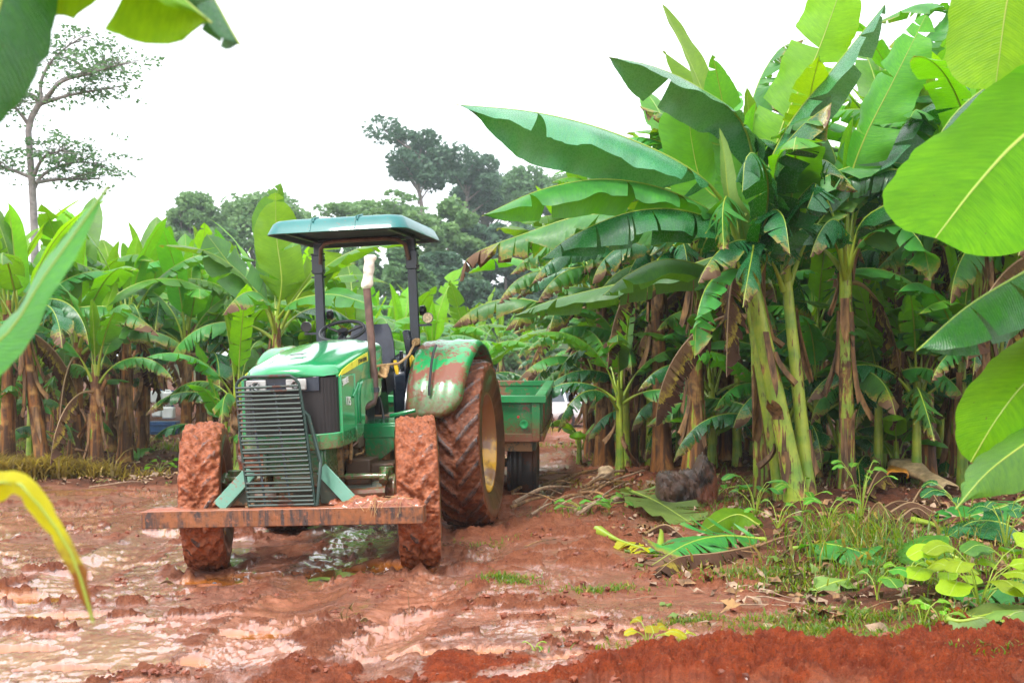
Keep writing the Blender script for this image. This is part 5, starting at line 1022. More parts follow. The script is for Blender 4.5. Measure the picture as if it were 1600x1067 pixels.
# ================================================================ trailer, car, cans
M['tgreen'] = m_paint('trailer_paint', (.004, .17, .045), .4, wear=.11, rust=(.22, .09, .05), mudlo=.0, mudhi=.32, coat=.3, scale=2.5)
M['tgreen2'] = m_paint('trailer_rim_paint', (.005, .22, .06), .35, wear=.02, coat=.4)
def trailer():
    x1, x0, y0 = px_x(842, 13.0), -1.62, 13.0; ang = -R(3.8); z0 = CH+(HY-690)/F*13.0
    r = empty('farm_trailer', 'low green tipping farm trailer hitched behind the tractor', 'trailer', (x1, y0, z0)); r.rotation_euler = (R(1.6), 0, ang)
    W = x1-x0; Lh = 3.2; H = .43
    def B(mb, n, m, bv=.006, p=r): return mb.build(n, m, p, bv, 40)
    # front board, with a flanged rim and a stop lamp ring
    B(MB().box((-W/2, .03, H/2), (W, .05, H)).box((-W/2, -.012, .045), (W*.995, .04, .09)).box((-.03, -.01, H/2), (.09, .05, H*.96)).box((-W+.05, -.01, H/2), (.09, .05, H*.96)).box((-W*.5, -.01, H/2), (.08, .04, H*.96)), 'front_board', M['tgreen'])
    B(MB().box((-W/2+.02, .0, H+.03), (W+.12, .12, .075)), 'front_rim', M['tgreen2'])
    for sx, x in ((1, 0), (-1, -W)):
        m = MB().box((x-sx*.02, Lh/2, H/2), (.03, Lh, H)); m.prism([(0, 0), (Lh, 0), (Lh, .05), (0, .09)], x-.01, x+sx*.05+.0, 0)
        for k in range(8): m.box((x+sx*.015, .12+k*(Lh-.2)/7, H/2+.02), (.05, .07, H-.06))
        B(m, 'side_board', M['tgreen'])
        B(MB().box((x+sx*.01, Lh/2, H+.03), (.11, Lh, .075)), 'side_rim', M['tgreen2'])
    B(MB().box((-W/2, Lh-.02, H/2), (W, .04, H)).box((-W/2, Lh, H+.03), (W+.1, .1, .07)), 'tailboard', M['tgreen'])
    B(MB().box((-W/2, Lh/2, .015), (W-.04, Lh-.06, .03)), 'floor', M['rust'])
    m = MB().lathe([(-.037, .001), (-.042, .03), (-.046, .033), (-.046, .045), (-.03, .048)], 24, axis='y', c=(-.16, 0, .19)); B(m, 'lamp_ring', M['tgreen2'], 0)
    B(MB().cyl((-.22, -.03, .27), (-.22, -.05, .27), .014, n=10), 'marker_lamp', m_plain('red_lens', (.35, .02, .02), .3), 0)
    B(MB().box((-W/2, .1, -.05), (W*.92, .1, .12)).box((-W/2-.35, Lh/2, -.09), (.1, Lh, .12)).box((-W/2+.35, Lh/2, -.09), (.1, Lh, .12)).box((-W/2, Lh-.2, -.05), (W*.92, .1, .12)), 'chassis', M['cast'])
    B(MB().box((-.14, 1.1, -.06), (.2, 1.9, .1)), 'wheel_guard', M['cast'])
    B(MB().tube([(-W/2-.2, .1, -.1), (-W/2, -.9, -.15)], .05, 8).tube([(-W/2+.2, .1, -.1), (-W/2, -.9, -.15)], .05, 8), 'drawbar', M['cast'], 0)
    B(MB().cyl((-W+.1, .95, -.34), (-.1, .95, -.34), .05, n=12), 'axle', M['cast'], 0)
    # chain hanging from the tail
    ch = MB()
    for k in range(5):
        a = np.linspace(0, 2*math.pi, 11); zz = .02-.045*k; q = np.stack([.045+(.012*np.cos(a) if k % 2 else 0*a), Lh-.03+(0*a if k % 2 else .012*np.cos(a)), zz+.028*np.sin(a)], 1); ch.tube(q, .005, 5, cap=False)
    B(ch, 'chain', M['black'], 0)
    for sx, x in ((1, -.22), (-1, -W+.22)):
        for yy in (1.2,):
            w = empty('wheel', None, None); w.parent = r; w.location = (x, yy-.25, -.345)
            rr, hw = .43, .165; pf = [(-hw*.7, .2), (-hw*1.05, .28), (-hw, .40), (-hw*.8, rr-.004)]
            for q in np.linspace(-.7, .7, 9): pf.append((q*hw, rr-(.012 if abs(q*10 % 3.5) < 1 else 0)))
            pf += [(hw*.8, rr-.004), (hw, .40), (hw*1.05, .28), (hw*.7, .2)]; mb = MB().lathe(pf, 72); V = mb.v[0]; k = fbm(V[:, 1]*9+V[:, 0]*7, V[:, 2]*9, 3, 5); mb.v[0] = V*(1+np.array([0, .02, .02])*k[:, None])
            B(mb, 'tyre', m_paint('dark_muddy_tyre', (.02, .018, .018), .5, wear=.14, rust=(.09, .035, .018), coat=.1), 0, w)
            B(MB().lathe([(sx*.05, .02), (sx*.04, .1), (sx*.0, .13), (sx*.06, .2), (sx*.1, .215)], 32), 'rim', M['cast'], 0, w)
trailer()

def car():
    d = 45.; zg = CH+(HY-667)/F*d; x0 = -1.45
    r = empty('parked_car', 'white car splashed with red mud, half hidden behind the trailer and the banana leaves', 'car', (x0, d, zg))
    M['carw'] = m_paint('white_car_paint', (.75, .77, .8), .25, mudlo=.28, mudhi=.62, coat=.8, fade=.03)
    cg = m_plain('car_glass', (.03, .045, .06), .06, coat=1.)
    B = lambda mb, n, m, bv=.02, p=r: mb.build(n, m, p, bv, 40)
    body = [(0, .30), (-.02, .55), (.08, .72), (.5, .84), (1.15, .92), (4.3, .95), (4.42, .8), (4.42, .35), (4.3, .25)]
    def arch(cx, a0, a1): return [(cx+.37*math.cos(R(a)), .27+.37*math.sin(R(a))) for a in np.linspace(a0, a1, 14)]
    body += arch(3.45, 0, 180)+arch(.82, 0, 180)+[(.1, .25)]
    B(MB().prism(body, -.84, .84, 1), 'body', M['carw'], .03)
    gh = [(1.1, .925), (1.75, 1.38), (2.1, 1.42), (3.3, 1.42), (3.8, 1.36), (4.28, .955)]
    n = len(gh); V = np.array([[x, s*(.80-.16*(z-.92)/.5), z] for s in (-1, 1) for x, z in gh]); m = MB().add(V, [tuple(range(n)), tuple(range(2*n-1, n-1, -1))]+[(i, (i+1) % n, (i+1) % n+n, i+n) for i in range(n)])
    B(m, 'cabin', M['carw'], .03)
    for s in (-1, 1):
        for nm, P in (('front_window', [(1.32, .97), (1.82, 1.33), (2.45, 1.36), (2.45, .97)]), ('rear_window', [(2.55, .97), (2.55, 1.36), (3.3, 1.36), (3.4, .97)]), ('quarter_window', [(3.48, .97), (3.38, 1.36), (3.68, 1.31), (4.05, .98)])):
            V = np.array([[x, s*(.815-.16*(z-.92)/.5), z] for x, z in P]+[[x, s*(.79-.16*(z-.92)/.5), z] for x, z in P]); B(MB().add(V, [(0, 1, 2, 3), (7, 6, 5, 4), (0, 4, 5, 1), (1, 5, 6, 2), (2, 6, 7, 3), (3, 7, 4, 0)]), nm, cg, 0)
        B(MB().box((1.55, s*.9, .98), (.1, .14, .1)), 'mirror', M['carw'])
        B(MB().box((.1, s*.6, .66), (.16, .34, .13)), 'headlight', M['glass'])
    B(MB().add([[1.16, -.70, .97], [1.16, .70, .97], [1.72, .62, 1.37], [1.72, -.62, 1.37], [1.14, -.70, .985], [1.14, .70, .985], [1.70, .62, 1.385], [1.70, -.62, 1.385]], [(0, 1, 2, 3), (7, 6, 5, 4), (0, 4, 5, 1), (1, 5, 6, 2), (2, 6, 7, 3), (3, 7, 4, 0)]), 'windscreen', cg, 0)
    for x in (.82, 3.45):
        for s in (-1, 1):
            w = empty('wheel', None, None); w.parent = r; w.location = (x, s*.74, .31)
            B(MB().lathe([(-.09, .2), (-.1, .27), (-.08, .31), (.08, .31), (.1, .27), (.09, .2)], 40, axis='y'), 'tyre', M['rubber'], 0, w)
            B(MB().lathe([(s*.02, .02), (s*.05, .05), (s*.03, .12), (s*.06, .2), (s*.09, .21)], 30, axis='y'), 'rim', M['carw'], 0, w)
car()

M['can'] = m_plain('white_can_plastic', (.62, .66, .68), .4, var=.12, scale=4, coat=.2); M['can_blue'] = m_plain('blue_plastic', (.01, .06, .17), .4)
def can(px, py, d, w, h, lab, rz=0):
    p = at(px, py, d); r = empty('jerrycan', lab, 'jerrycan', p, rz, 'white jerrycans stacked in the left grove')
    mb = MB().box((0, 0, h*.46), (w, w*.8, h*.92)); mb.build('body', M['can'], r, .03)
    MB().tube([(-w*.3, 0, h*.92), (-w*.28, 0, h*1.02), (w*.1, 0, h*1.02), (w*.14, 0, h*.92)], w*.07, 8).build('handle', M['can'], r)
    MB().cyl((w*.32, 0, h*.9), (w*.32, 0, h*1.03), w*.11, n=14).build('cap', M['can_blue'], r); return r
d_ = 24.5; can(246, 629, d_, .235, .265, 'white jerrycan, upper left of the four stacked in the left grove'); can(264, 631, d_, .23, .27, 'white jerrycan, upper right of the four stacked in the left grove', .1)
can(247, 651, d_, .21, .255, 'white jerrycan, lower left of the four and tilted', -.15); can(264, 654, d_, .235, .265, 'cream jerrycan, lower right of the four stacked in the left grove')
p = at(257, 678, d_); cr_ = empty('plastic_crate', 'dark blue plastic crate under the stacked white jerrycans', 'crate', p)
MB().box((0, 0, .01), (.54, .3, .02)).box((0, -.15, .13), (.54, .02, .26)).box((0, .15, .13), (.54, .02, .26)).box((-.27, 0, .13), (.02, .3, .26)).box((.27, 0, .13), (.02, .3, .26)).box((0, 0, .25), (.52, .28, .02)).build('body', M['can_blue'], cr_, .006)
MB().box((0, -.165, .2), (.46, .02, .03)).box((0, -.165, .06), (.46, .02, .02)).build('ledge', M['can_blue'], cr_, .004)

# ================================================================ things lying on the ground
def gp(px, py):                                    # where the ray through a photo pixel meets the ground
    d = CH*F/(py-HY)
    for _ in range(12):
        z = float(gbase(px_x(px, d), d)); d = .5*d+.5*(CH-z)*F/(py-HY)
    return np.array([px_x(px, d), d, gz(px_x(px, d), d)])
def lying(pts, W, mat, label, cat='leaf', name='fallen_leaf', lift=.02, arch=.04, group=None, **kw):
    P = [gp(*p) for p in pts]; n = len(P); zs = [p[2] for p in P]
    P = [np.array([p[0], p[1], max(p[2], np.mean(zs)-.03)+lift+arch*math.sin(math.pi*i/(n-1))]) for i, p in enumerate(P)]
    c = np.mean(P, axis=0); P = [p-c for p in P]; k = dict(pet=.15, fold=.1, curl=.12, tear=.5, wave=.12, ribr=.012); k.update(kw); rib = k.pop('rib', 'rib')
    o = leaf_mb(P, k.pop('up', (0, -.25, 1)), W, **k).build(name, [M[mat], M[rib]], None, smooth=0); o.location = c; return tag(o, label, cat, group)
lying([(976, 762), (990, 778), (1030, 798), (1090, 826)], .62, 'leaf_pale', 'cut leaf lying pale side up with a thick yellow green stalk, before the stump', pet=.25, fold=-.1, curl=.05, tear=.6, seed=401, ribr=.022, tip=.3, arch=.07)
lying([(1195, 846), (1130, 858), (1075, 872), (1018, 885)], .62, 'leaf_mature', 'large torn dark green banana leaf with a blackened end lying below the bright green one', pet=.05, fold=.15, curl=.2, tear=1.3, wave=.25, seed=402, tip=1.2, dry=.2, arch=.1, ribr=.014)
lying([(1185, 858), (1120, 880), (1060, 890), (1022, 905)], .42, 'leaf_dead', 'blackened curled leaf scrap at the near edge of the torn dark leaf', pet=.05, fold=.4, curl=.5, tear=1.6, seed=412, tip=1, dry=.6, arch=.08, rib='rib_dead')
lying([(1188, 832), (1150, 826), (1098, 838)], .30, 'leaf_young', 'fresh bright green banana leaf lying folded above the torn dark one', pet=.05, fold=.5, curl=.2, tear=0, seed=403, arch=.1, up=(0, -1, .8))
lying([(934, 836), (965, 852), (1000, 862), (1035, 872)], .22, 'leaf_yellow', 'cut stalk with shredded yellow green blade, left of the torn dark leaf', pet=.45, tear=1.8, seed=404, ribr=.026, arch=.03)
lying([(1030, 868), (1033, 848), (1030, 828)], .06, 'leaf_yellow', 'short yellow stalk standing up beside the torn dark leaf', pet=.9, tear=0, seed=405, ribr=.02, arch=.06)
lying([(1005, 838), (1040, 832), (1070, 845)], .2, 'leaf_dead', 'curled orange brown leaf scrap between the cut leaves', pet=.05, fold=.6, curl=.6, seed=406, arch=.05, rib='rib_dead')
lying([(1480, 858), (1440, 862), (1405, 868), (1380, 862)], .42, 'leaf_mature', 'grey green banana leaf lying flat behind the tall grass', pet=.1, tear=.4, seed=407)
lying([(1425, 822), (1460, 832), (1492, 846)], .1, 'leaf_yellow', 'thin yellow stalk lying across the grey green leaf', pet=.9, tear=0, seed=408, ribr=.016)
lying([(1600, 790), (1560, 800), (1510, 812), (1470, 830)], .55, 'leaf_mature', 'large dull green cut leaf at the far right of the heap', pet=.1, tear=.6, seed=409, dry=.15)
lying([(1610, 850), (1570, 850), (1520, 845), (1480, 850)], .55, 'leaf_dark', 'dark green cut leaf drooping over the right end of the heap', pet=.1, tear=.6, seed=410, arch=.14)
lying([(1480, 1000), (1520, 985), (1570, 975), (1640, 955)], .34, 'leaf_pale', 'pale grey green cut leaf with a straight edge on the red soil bank', pet=.0, fold=.1, curl=.2, tear=0, seed=411, blunt=1., arch=.05)
lying([(1478, 1012), (1500, 1016), (1530, 1010), (1545, 990)], .24, 'leaf_pale', 'rolled end of a pale cut leaf resting on the red soil bank', pet=.0, fold=.3, curl=.9, tear=0, seed=413, blunt=1., arch=.04)
lying([(1560, 1010), (1590, 985), (1640, 970)], .3, 'leaf_pale', 'pale cut leaf at the right edge above the red soil bank', pet=.0, fold=.2, curl=.3, tear=0, seed=414, blunt=1., arch=.08)
lying([(1640, 915), (1590, 925), (1540, 940), (1500, 952)], .34, 'leaf_mature', 'green cut leaf under the yellow leaved weed at the right edge', pet=.0, fold=.2, curl=.3, tear=.2, seed=415, blunt=.6, arch=.06)
lying([(188, 694), (200, 708), (216, 722)], .3, 'leaf_mature', 'single green leaf lying behind the dry grass at the left', pet=.05, tear=0, seed=416, arch=.05, up=(0, -1, .5))
lying([(252, 704), (222, 712), (196, 722)], .35, 'leaf_mid', 'green leaf lying left of the front wheel under the grove', pet=.05, tear=.3, seed=417, arch=.08)
lying([(482, 903), (500, 899), (522, 905)], .07, 'leaf_pale', 'small tan leaf on the mud in front of the tractor', pet=.0, tear=0, seed=418, ribr=.002, arch=.01, blunt=1, lift=.012)
lying([(1235, 868), (1285, 872), (1340, 880), (1380, 884)], .4, 'leaf_mature', 'dull green cut leaf lying in the short grass below the yellow stem', pet=.1, tear=.8, seed=431, dry=.25, arch=.05)
lying([(1330, 905), (1300, 915), (1262, 918)], .3, 'leaf_pale', 'small pale leaf piece in the short grass left of the heart leaved weed', pet=.1, tear=.3, seed=432, dry=.2, arch=.05)
lying([(1500, 885), (1455, 880), (1420, 888)], .38, 'leaf_mid', 'fresh green leaf lying left of the bright large leaved weed', pet=.1, tear=.4, seed=433, arch=.08)
for i, (a, b, W) in enumerate((((1365, 800), (1440, 790), .4), ((1380, 815), (1465, 812), .35), ((1350, 782), (1400, 772), .35), ((1400, 826), (1460, 820), .3), ((1350, 815), (1395, 828), .3), ((1420, 790), (1470, 800), .35))):
    lying([a, ((a[0]+b[0])/2, (a[1]+b[1])/2-4), b], W, 'leaf_dead', 'dark withered banana leaf in the heap right of the straight yellow stem', 'leaf', group='withered leaves heaped right of the yellow stem', pet=.05, fold=.5, curl=.6, tear=1.2, seed=420+i, dry=.7, arch=.08+.05*(i % 3), rib='rib_dead')
def husk(px0, py0, px1, py1, r, lab, mat='sheath', lift=.1, seed=0, name='banana_husk', cat='husk'):
    a, b = gp(px0, py0), gp(px1, py1); a[2] += lift; b[2] += lift*.6; c = (a+b)/2; V = []
    dv = (b-a)/np.linalg.norm(b-a); s = np.cross(dv, [0, 0, 1]); s /= np.linalg.norm(s); u = np.cross(s, dv)
    for t in np.linspace(0, 1, 14):
        q = a+(b-a)*t-c; rr = r*(1-.5*t)*(1+.15*math.sin(t*9+seed)); V.append([q+s*rr*math.cos(w)*(1.1)+u*rr*.6*math.sin(w)*(1+.2*math.sin(3*w+t*5)) for w in np.linspace(R(-30), R(210), 12)])
    o = MB().grid(np.array(V)).build(name, M[mat], None, smooth=60); so = o.modifiers.new('thick', 'SOLIDIFY'); so.thickness = .012; o.location = c; return tag(o, lab, cat)
M['husk_pale'] = m_plain('pale_husk', (.42, .30, .16), .7, var=.35, scale=12, bump=.5); M['husk_orange'] = m_plain('orange_husk', (.55, .22, .02), .45, var=.5, scale=9, bump=.4)
husk(1408, 752, 1485, 772, .15, 'pale fawn split banana stem lying in the shade right of the yellow stem', 'husk_pale', .2)
husk(1352, 752, 1400, 758, .13, 'brown split banana stem lying beside the pale fawn one', 'sheath', .15)
h_ = husk(1402, 765, 1400, 720, .10, 'bright orange rotten husk standing by the pale split stem', 'husk_orange', .12)

def stump():
    c = gp(1072, 787); d = c[1]; sx = d/F; n, k = 44, 60; V = []
    for i, t in enumerate(np.linspace(-1, 1, n)):
        row = []; px_ = 1072+t*48; top = np.interp(px_, [1024, 1030, 1060, 1085, 1092, 1098, 1112, 1120], [.32, .38, .4, .44, .56, .58, .45, .3])*1.0; w = .26*math.sqrt(max(0, 1-abs(t)**6))+.01
        for a in np.linspace(0, 2*math.pi, k, endpoint=False):
            ca, sa = math.cos(a), math.sin(a); e = 2.6; rx = abs(ca)**(2/e)*np.sign(ca); rz = abs(sa)**(2/e)*np.sign(sa); nn = float(fbm(np.array(t*5+ca*1.5), np.array(sa*3+t*2), 6, 9, .72))
            row.append((t*48*sx*(1 if abs(t) < .99 else .97), rx*w*(1+.3*nn), max(-.1, (rz*.5+.35)*top*(1+.16*nn))))
        V.append(row)
    mb = MB().grid(np.array(V), cv=True); mb.f += [tuple(range(k)), tuple((n-1)*k+j for j in reversed(range(k)))]; mb.m += [0, 0]
    t = NT('charred_wood'); cc = t.co(scale=(1, 1, 1)); nz = t.noise(cc, 6, 6, .65); x = t.n('SeparateXYZ', {'Vector': cc})
    red = t.ramp(t.math('ADD', t.math('SUBTRACT', x.outputs[0], t.math('MULTIPLY', x.outputs[2], .6)), t.math('MULTIPLY', nz, .5)), .22, .34)
    col = t.mix(t.ramp(nz, .35, .65), (.02, .013, .01), (.11, .052, .03)); col = t.mix(red, col, (.20, .06, .025))
    o = mb.build('tree_stump', t.done(t.bsdf(col, t.ramp(nz, .3, .7, .35, .7), t.bump(t.noise(cc, 18, 6, .7), .9, .03), coat=.2)), None, smooth=70); o.location = (c[0], c[1], c[2]-.02)
    tag(o, 'charred black and rust red tree stump lying at the foot of the brown banana stems', 'stump')
stump()
def rock(px, py, r, lab, col, seed, cat='stone', name='stone', sq=(1, .8, .9)):
    c = gp(px, py); n, k = 18, 26; V = []
    for ph in np.linspace(-math.pi/2, math.pi/2, n): V.append([(math.cos(ph)*math.cos(a), math.cos(ph)*math.sin(a), math.sin(ph)) for a in np.linspace(0, 2*math.pi, k, endpoint=False)])
    V = np.array(V); f = 1+.35*fbm(V[..., 0]*1.5+seed, V[..., 1]*1.5+V[..., 2]*2, 4, seed); V = V*f[..., None]*r*np.array(sq); mb = MB().grid(V, cv=True)
    o = mb.build(name, m_plain('stone_%d' % seed, col, .75, var=.3, scale=9, bump=.7), None, smooth=40); o.location = (c[0], c[1], c[2]+r*.5); return tag(o, lab, cat)
rock(946, 752, .11, 'pale fawn stone at the foot of the thick brown banana stem', (.42, .3, .18), 3); rock(1300, 1003, .035, 'small grey brown stone on top of the red soil bank', (.16, .08, .06), 4)
rock(1345, 600+110, .12, 'brown clod among the shaded stems right of the leaning clump', (.13, .07, .04), 6)
# sticks and dry leaf strips
M['strip'] = m_plain('dry_strip', (.30, .20, .13), .75, var=.4, scale=20, bump=.5)
def stick(a, b, r, lab, sag=.02, mat='strip', group=None, name='stick', cat='stick'):
    A, B_ = gp(*a), gp(*b); A[2] += r+.02; B_[2] += r+.02; c = (A+B_)/2; mid = np.array([0, 0, sag]); P = cr([A-c, mid, B_-c], 12); P = P+.012*np.stack([fbm(np.linspace(0, 3, 12), np.full(12, a[0]*1.), 2, 3)]*3, 1)
    o = MB().tube(P, np.linspace(r, r*.45, 12), 7).build(name, M[mat], None); o.location = c; return tag(o, lab, cat, group)
rs = np.random.default_rng(31)
for i in range(26):
    x = rs.uniform(838, 985); y = rs.uniform(752, 800); l = rs.uniform(30, 90); an = rs.normal(-.16, .2)
    stick((x-l/2, y-math.tan(an)*l/2), (x+l/2, min(812, y+math.tan(an)*l/2)), rs.uniform(.008, .028), 'dry tan stalk in the loose pile right of the trailer wheel', rs.uniform(.01, .08), group='dry stalks piled right of the trailer wheel', mat=('strip', 'sheath')[i % 2])
for i, (a, b, r) in enumerate((((1165, 936), (1260, 955), .006), ((1110, 948), (1262, 950), .005), ((1180, 930), (1240, 940), .004), ((1250, 960), (1330, 972), .004), ((1275, 968), (1345, 960), .005), ((1345, 960), (1430, 950), .006), ((1050, 870), (1190, 868), .008), ((1180, 862), (1260, 850), .012), ((980, 940), (1060, 932), .003), ((140, 765), (235, 757), .012), ((820, 862), (870, 848), .006))):
    stick(a, b, r, ['long thin dry straw lying below the grass tufts', 'second pale straw parallel to the long one', 'short straw beside the long pale one', 'straw on the bare soil above the bank', 'dark twig above the red soil bank', 'twig under the heart leaved weed', 'dark twig beyond the torn leaf', 'thick brown twig at the foot of the leaning clump', 'fine straw on the wet mud', 'stick lying on the mud in the left distance', 'thin dark twig on the mud right of the rear wheel'][i], .01, mat='sheath' if i in (4, 5, 6, 7, 10) else 'strip')
# small litter on the mud
o = MB().lathe([(0, .001), (.004, .016), (.012, .018), (.014, .014)], 18, axis='z').build('bottle_cap', m_plain('blue_cap', (.05, .33, .5), .4), None); c_ = gp(336, 909); o.location = c_+[0, 0, .01]; o.rotation_euler = (.5, .3, 0); tag(o, 'small light blue bottle cap on the mud in front of the left wheel', 'bottle cap')
def scrap(px, py, s, lab, mat, seed, up=(0, -.5, 1), arch=.03):
    c = gp(px, py); rg = np.random.default_rng(seed); a = rg.uniform(0, 3); v = np.array([math.cos(a), math.sin(a)*.5, 0])*s
    P = [-v, v*0+[0, 0, arch], v*.9+[0, 0, .0]]; o = leaf_mb(P, up, s*.9, pet=.05, fold=.3, curl=.6, tear=0, wave=.3, seed=seed, dry=.4, ribr=.002, blunt=.6).build('leaf_scrap', [M[mat], M['rib_dead']], None, smooth=0); o.location = c+[0, 0, .015]; return tag(o, lab, 'leaf')
scrap(730, 878, .06, 'dark curled scrap on the mud right of the front wheel', 'leaf_dead', 1); scrap(570, 972, .055, 'dark crumpled scrap beside the upright dead twig', 'leaf_dead', 2); scrap(262, 918, .06, 'dark leaf scrap on the mud left of the blue cap', 'leaf_dead', 3); scrap(1000, 868, .05, 'dark scrap lying between mud and cut leaves', 'leaf_dead', 4); scrap(262, 909, .035, 'tiny green leaf beside the dark scrap', 'leaf_mid', 5)
scrap(560, 462+420, .04, 'small green sprig on the mud', 'leaf_mid', 6)
# dead twig with two curled leaves standing in the mud
c_ = gp(541, 975); tw = empty('dead_seedling', 'dead seedling with two dark curled leaves standing in the mud', 'seedling', c_)
MB().tube([(0, 0, -.02), (.005, 0, .06), (.02, 0, .11), (.045, 0, .12)], .003, 6).build('stalk', M['sheath'], tw)
for k, (dx, z) in enumerate(((-.01, .10), (.05, .13))): leaf_mb([(dx, 0, z), (dx-.012, -.01, z-.03), (dx-.008, 0, z-.08+.02*k)], (1, -.5, .2), .035, pet=.05, fold=.5, curl=.5, seed=3+k, dry=.9, ribr=.0015).build('leaf', [M['leaf_dead'], M['rib_dead']], tw, smooth=0)
c_ = gp(640, 958); tw = empty('sapling_twig', 'thin bare twig standing upright in the mud', 'twig', c_); MB().tube([(0, 0, -.02), (-.004, 0, .08), (-.012, 0, .15)], [.004, .003, .002], 6).build('stalk', M['sheath'], tw)

# ================================================================ weeds, grass, litter, clods
M['leaf_lime'] = m_leaf('leaf_lime', (.30, .48, .015), (.55, .72, .01), .45, .4, spec=.35)
def weed(px, py, n, lf, hgt, mat, lab, seed, spread=.1, heart=False, group=None):
    c = gp(px, py); rg = np.random.default_rng(seed); r = empty('weed', lab, 'weed', c, 0, group)
    for i in range(n):
        az = i*2.4+rg.uniform(-.4, .4); q = rg.uniform(.25, 1); h = hgt*rg.uniform(.45, 1); tipp = np.array([math.cos(az)*spread*q, math.sin(az)*spread*q, h])
        P = [np.array([0, 0, -.02]), tipp*[.4, .4, .7], tipp]; MB().tube(cr(P, 5), [.0045, .004, .0035, .003, .0025], 5).build('stalk', M['rib'], r)
        l = lf*rg.uniform(.6, 1.1); dr = np.array([math.cos(az), math.sin(az)-.25, 0]); Q = [tipp, tipp+dr*l*.5+[0, 0, l*.1], tipp+dr*l-[0, 0, l*.15]]
        leaf_mb(Q, (dr[0]*.3, -.35, 1), l*(.85 if heart else .55), pet=.02, fold=-.05, curl=.22, wave=.12, seed=seed+i, ribr=.0018, blunt=.25, fine=2, nv=4, dry=.1).build('leaf', [M[mat], M['rib']], r, smooth=0)
    return r
weed(1012, 1012, 5, .11, .14, 'leaf_yellow', 'pale yellow leaved weed at the end of the red soil bank', 1, .09, True); weed(1060, 1000, 4, .08, .07, 'leaf_yellow', 'low yellow weed right of the pale yellow leaved one', 2, .09)
weed(1370, 940, 3, .17, .2, 'leaf_mid', 'weed with one big heart shaped green leaf', 3, .14, True); weed(1415, 925, 5, .12, .16, 'leaf_young', 'small weed with thin arching stalks beside the heart leaved one', 4, .14, True); weed(1440, 990, 3, .12, .2, 'leaf_young', 'weed with two open leaves standing over the soil bank', 5, .10)
weed(1530, 950, 14, .24, .38, 'leaf_lime', 'bright yellow green large leaved weed at the right', 6, .34, True); weed(1480, 930, 8, .18, .2, 'leaf_lime', 'green yellow weed to the left of the bright large leaved one', 7, .2, True); weed(1590, 930, 7, .2, .4, 'leaf_mid', 'dark green leaved weed at the right edge', 8, .25, True)
weed(912, 802, 7, .13, .12, 'leaf_mid', 'small leafy weed left of the pale cut leaf', 9, .22); weed(950, 800, 6, .12, .13, 'leaf_mid', 'second leafy weed touching the pale cut leaf', 10, .2)
weed(1180, 800, 7, .22, .42, 'leaf_mature', 'weed with long drooping leaves left of the leaning clump', 11, .25); weed(1215, 835, 6, .15, .26, 'leaf_mid', 'weed at the foot of the leaning clump', 12, .2); weed(1290, 835, 6, .15, .28, 'leaf_mid', 'weed in front of the straight yellow stem', 13, .2)
weed(1345, 810, 9, .13, .5, 'leaf_mid', 'tall thin weed climbing beside the straight yellow stem', 14, .22); weed(1120, 770, 6, .12, .15, 'leaf_mid', 'small weed right of the charred stump', 15, .25); weed(250, 735, 7, .15, .16, 'leaf_young', 'bright little weed left of the front wheel', 16, .25); weed(95, 690, 7, .2, .25, 'leaf_mid', 'leafy weed behind the dry grass at the left', 17, .3); weed(1255, 800, 5, .15, .3, 'leaf_mid', 'weed growing between the two green stems', 18, .2)
weed(1510, 840, 8, .2, .45, 'leaf_dark', 'dark broad leaved weed on the cut leaf heap', 19, .3); weed(1570, 860, 8, .2, .5, 'leaf_dark', 'dark weed at the right edge of the cut leaf heap', 20, .3); weed(835, 1018, 3, .05, .05, 'leaf_young', 'tiny seedling on the wet mud near the puddle', 21, .05); weed(1470, 1005, 4, .09, .1, 'leaf_young', 'little seedling on the soil bank', 22, .1)
M['grass'] = m_leaf('grass', (.07, .15, .02), (.25, .42, .02), .5, .35, dryc=(.35, .24, .07)); M['grass_dry'] = m_leaf('grass_dry', (.30, .22, .05), (.5, .38, .08), .6, .35, dryc=(.38, .26, .08))
def grass(name, spots, mat, seed, wide=.004):
    rg = np.random.default_rng(seed); Vs = []; n4 = 0; D = []
    for (px, py, rx, ry, n, h) in spots:
        c = gp(px, py)
        X = c[0]+rg.normal(0, rx, n); Y = c[1]+rg.normal(0, ry, n); Z = ground(X, Y)-.01
        az = rg.uniform(0, 6.28, n); ln = rg.uniform(.2, 1.1, n)*h; hh = h*rg.uniform(.4, 1.1, n); w = wide*rg.uniform(.6, 1.5, n)
        dx, dy = np.cos(az), np.sin(az); sx, sy = -dy*w, dx*w
        rows = []
        for t, k in ((0, 1), (.35, 1), (.7, .7), (1, .08)):
            bx = X+dx*ln*t**2; by = Y+dy*ln*t**2; bz = Z+hh*(t*1.25-.45*t**2.2); rows += [np.stack([bx-sx*k, by-sy*k, bz], 1), np.stack([bx+sx*k, by+sy*k, bz], 1)]
        Vs.append(np.stack(rows, 1).reshape(-1, 3)); D.append(np.repeat(rg.uniform(0, .55, n), 8))
    V = np.concatenate(Vs); n = len(V)//8; q = np.array([[0, 1, 3, 2], [2, 3, 5, 4], [4, 5, 7, 6]]); Fc = (np.arange(n)[:, None, None]*8+q[None]).reshape(-1, 4)
    mb = MB().add(V, Fc, 0, None, np.concatenate(D)); return tag(mb.build(name, M[mat], None, smooth=0), kind='stuff')
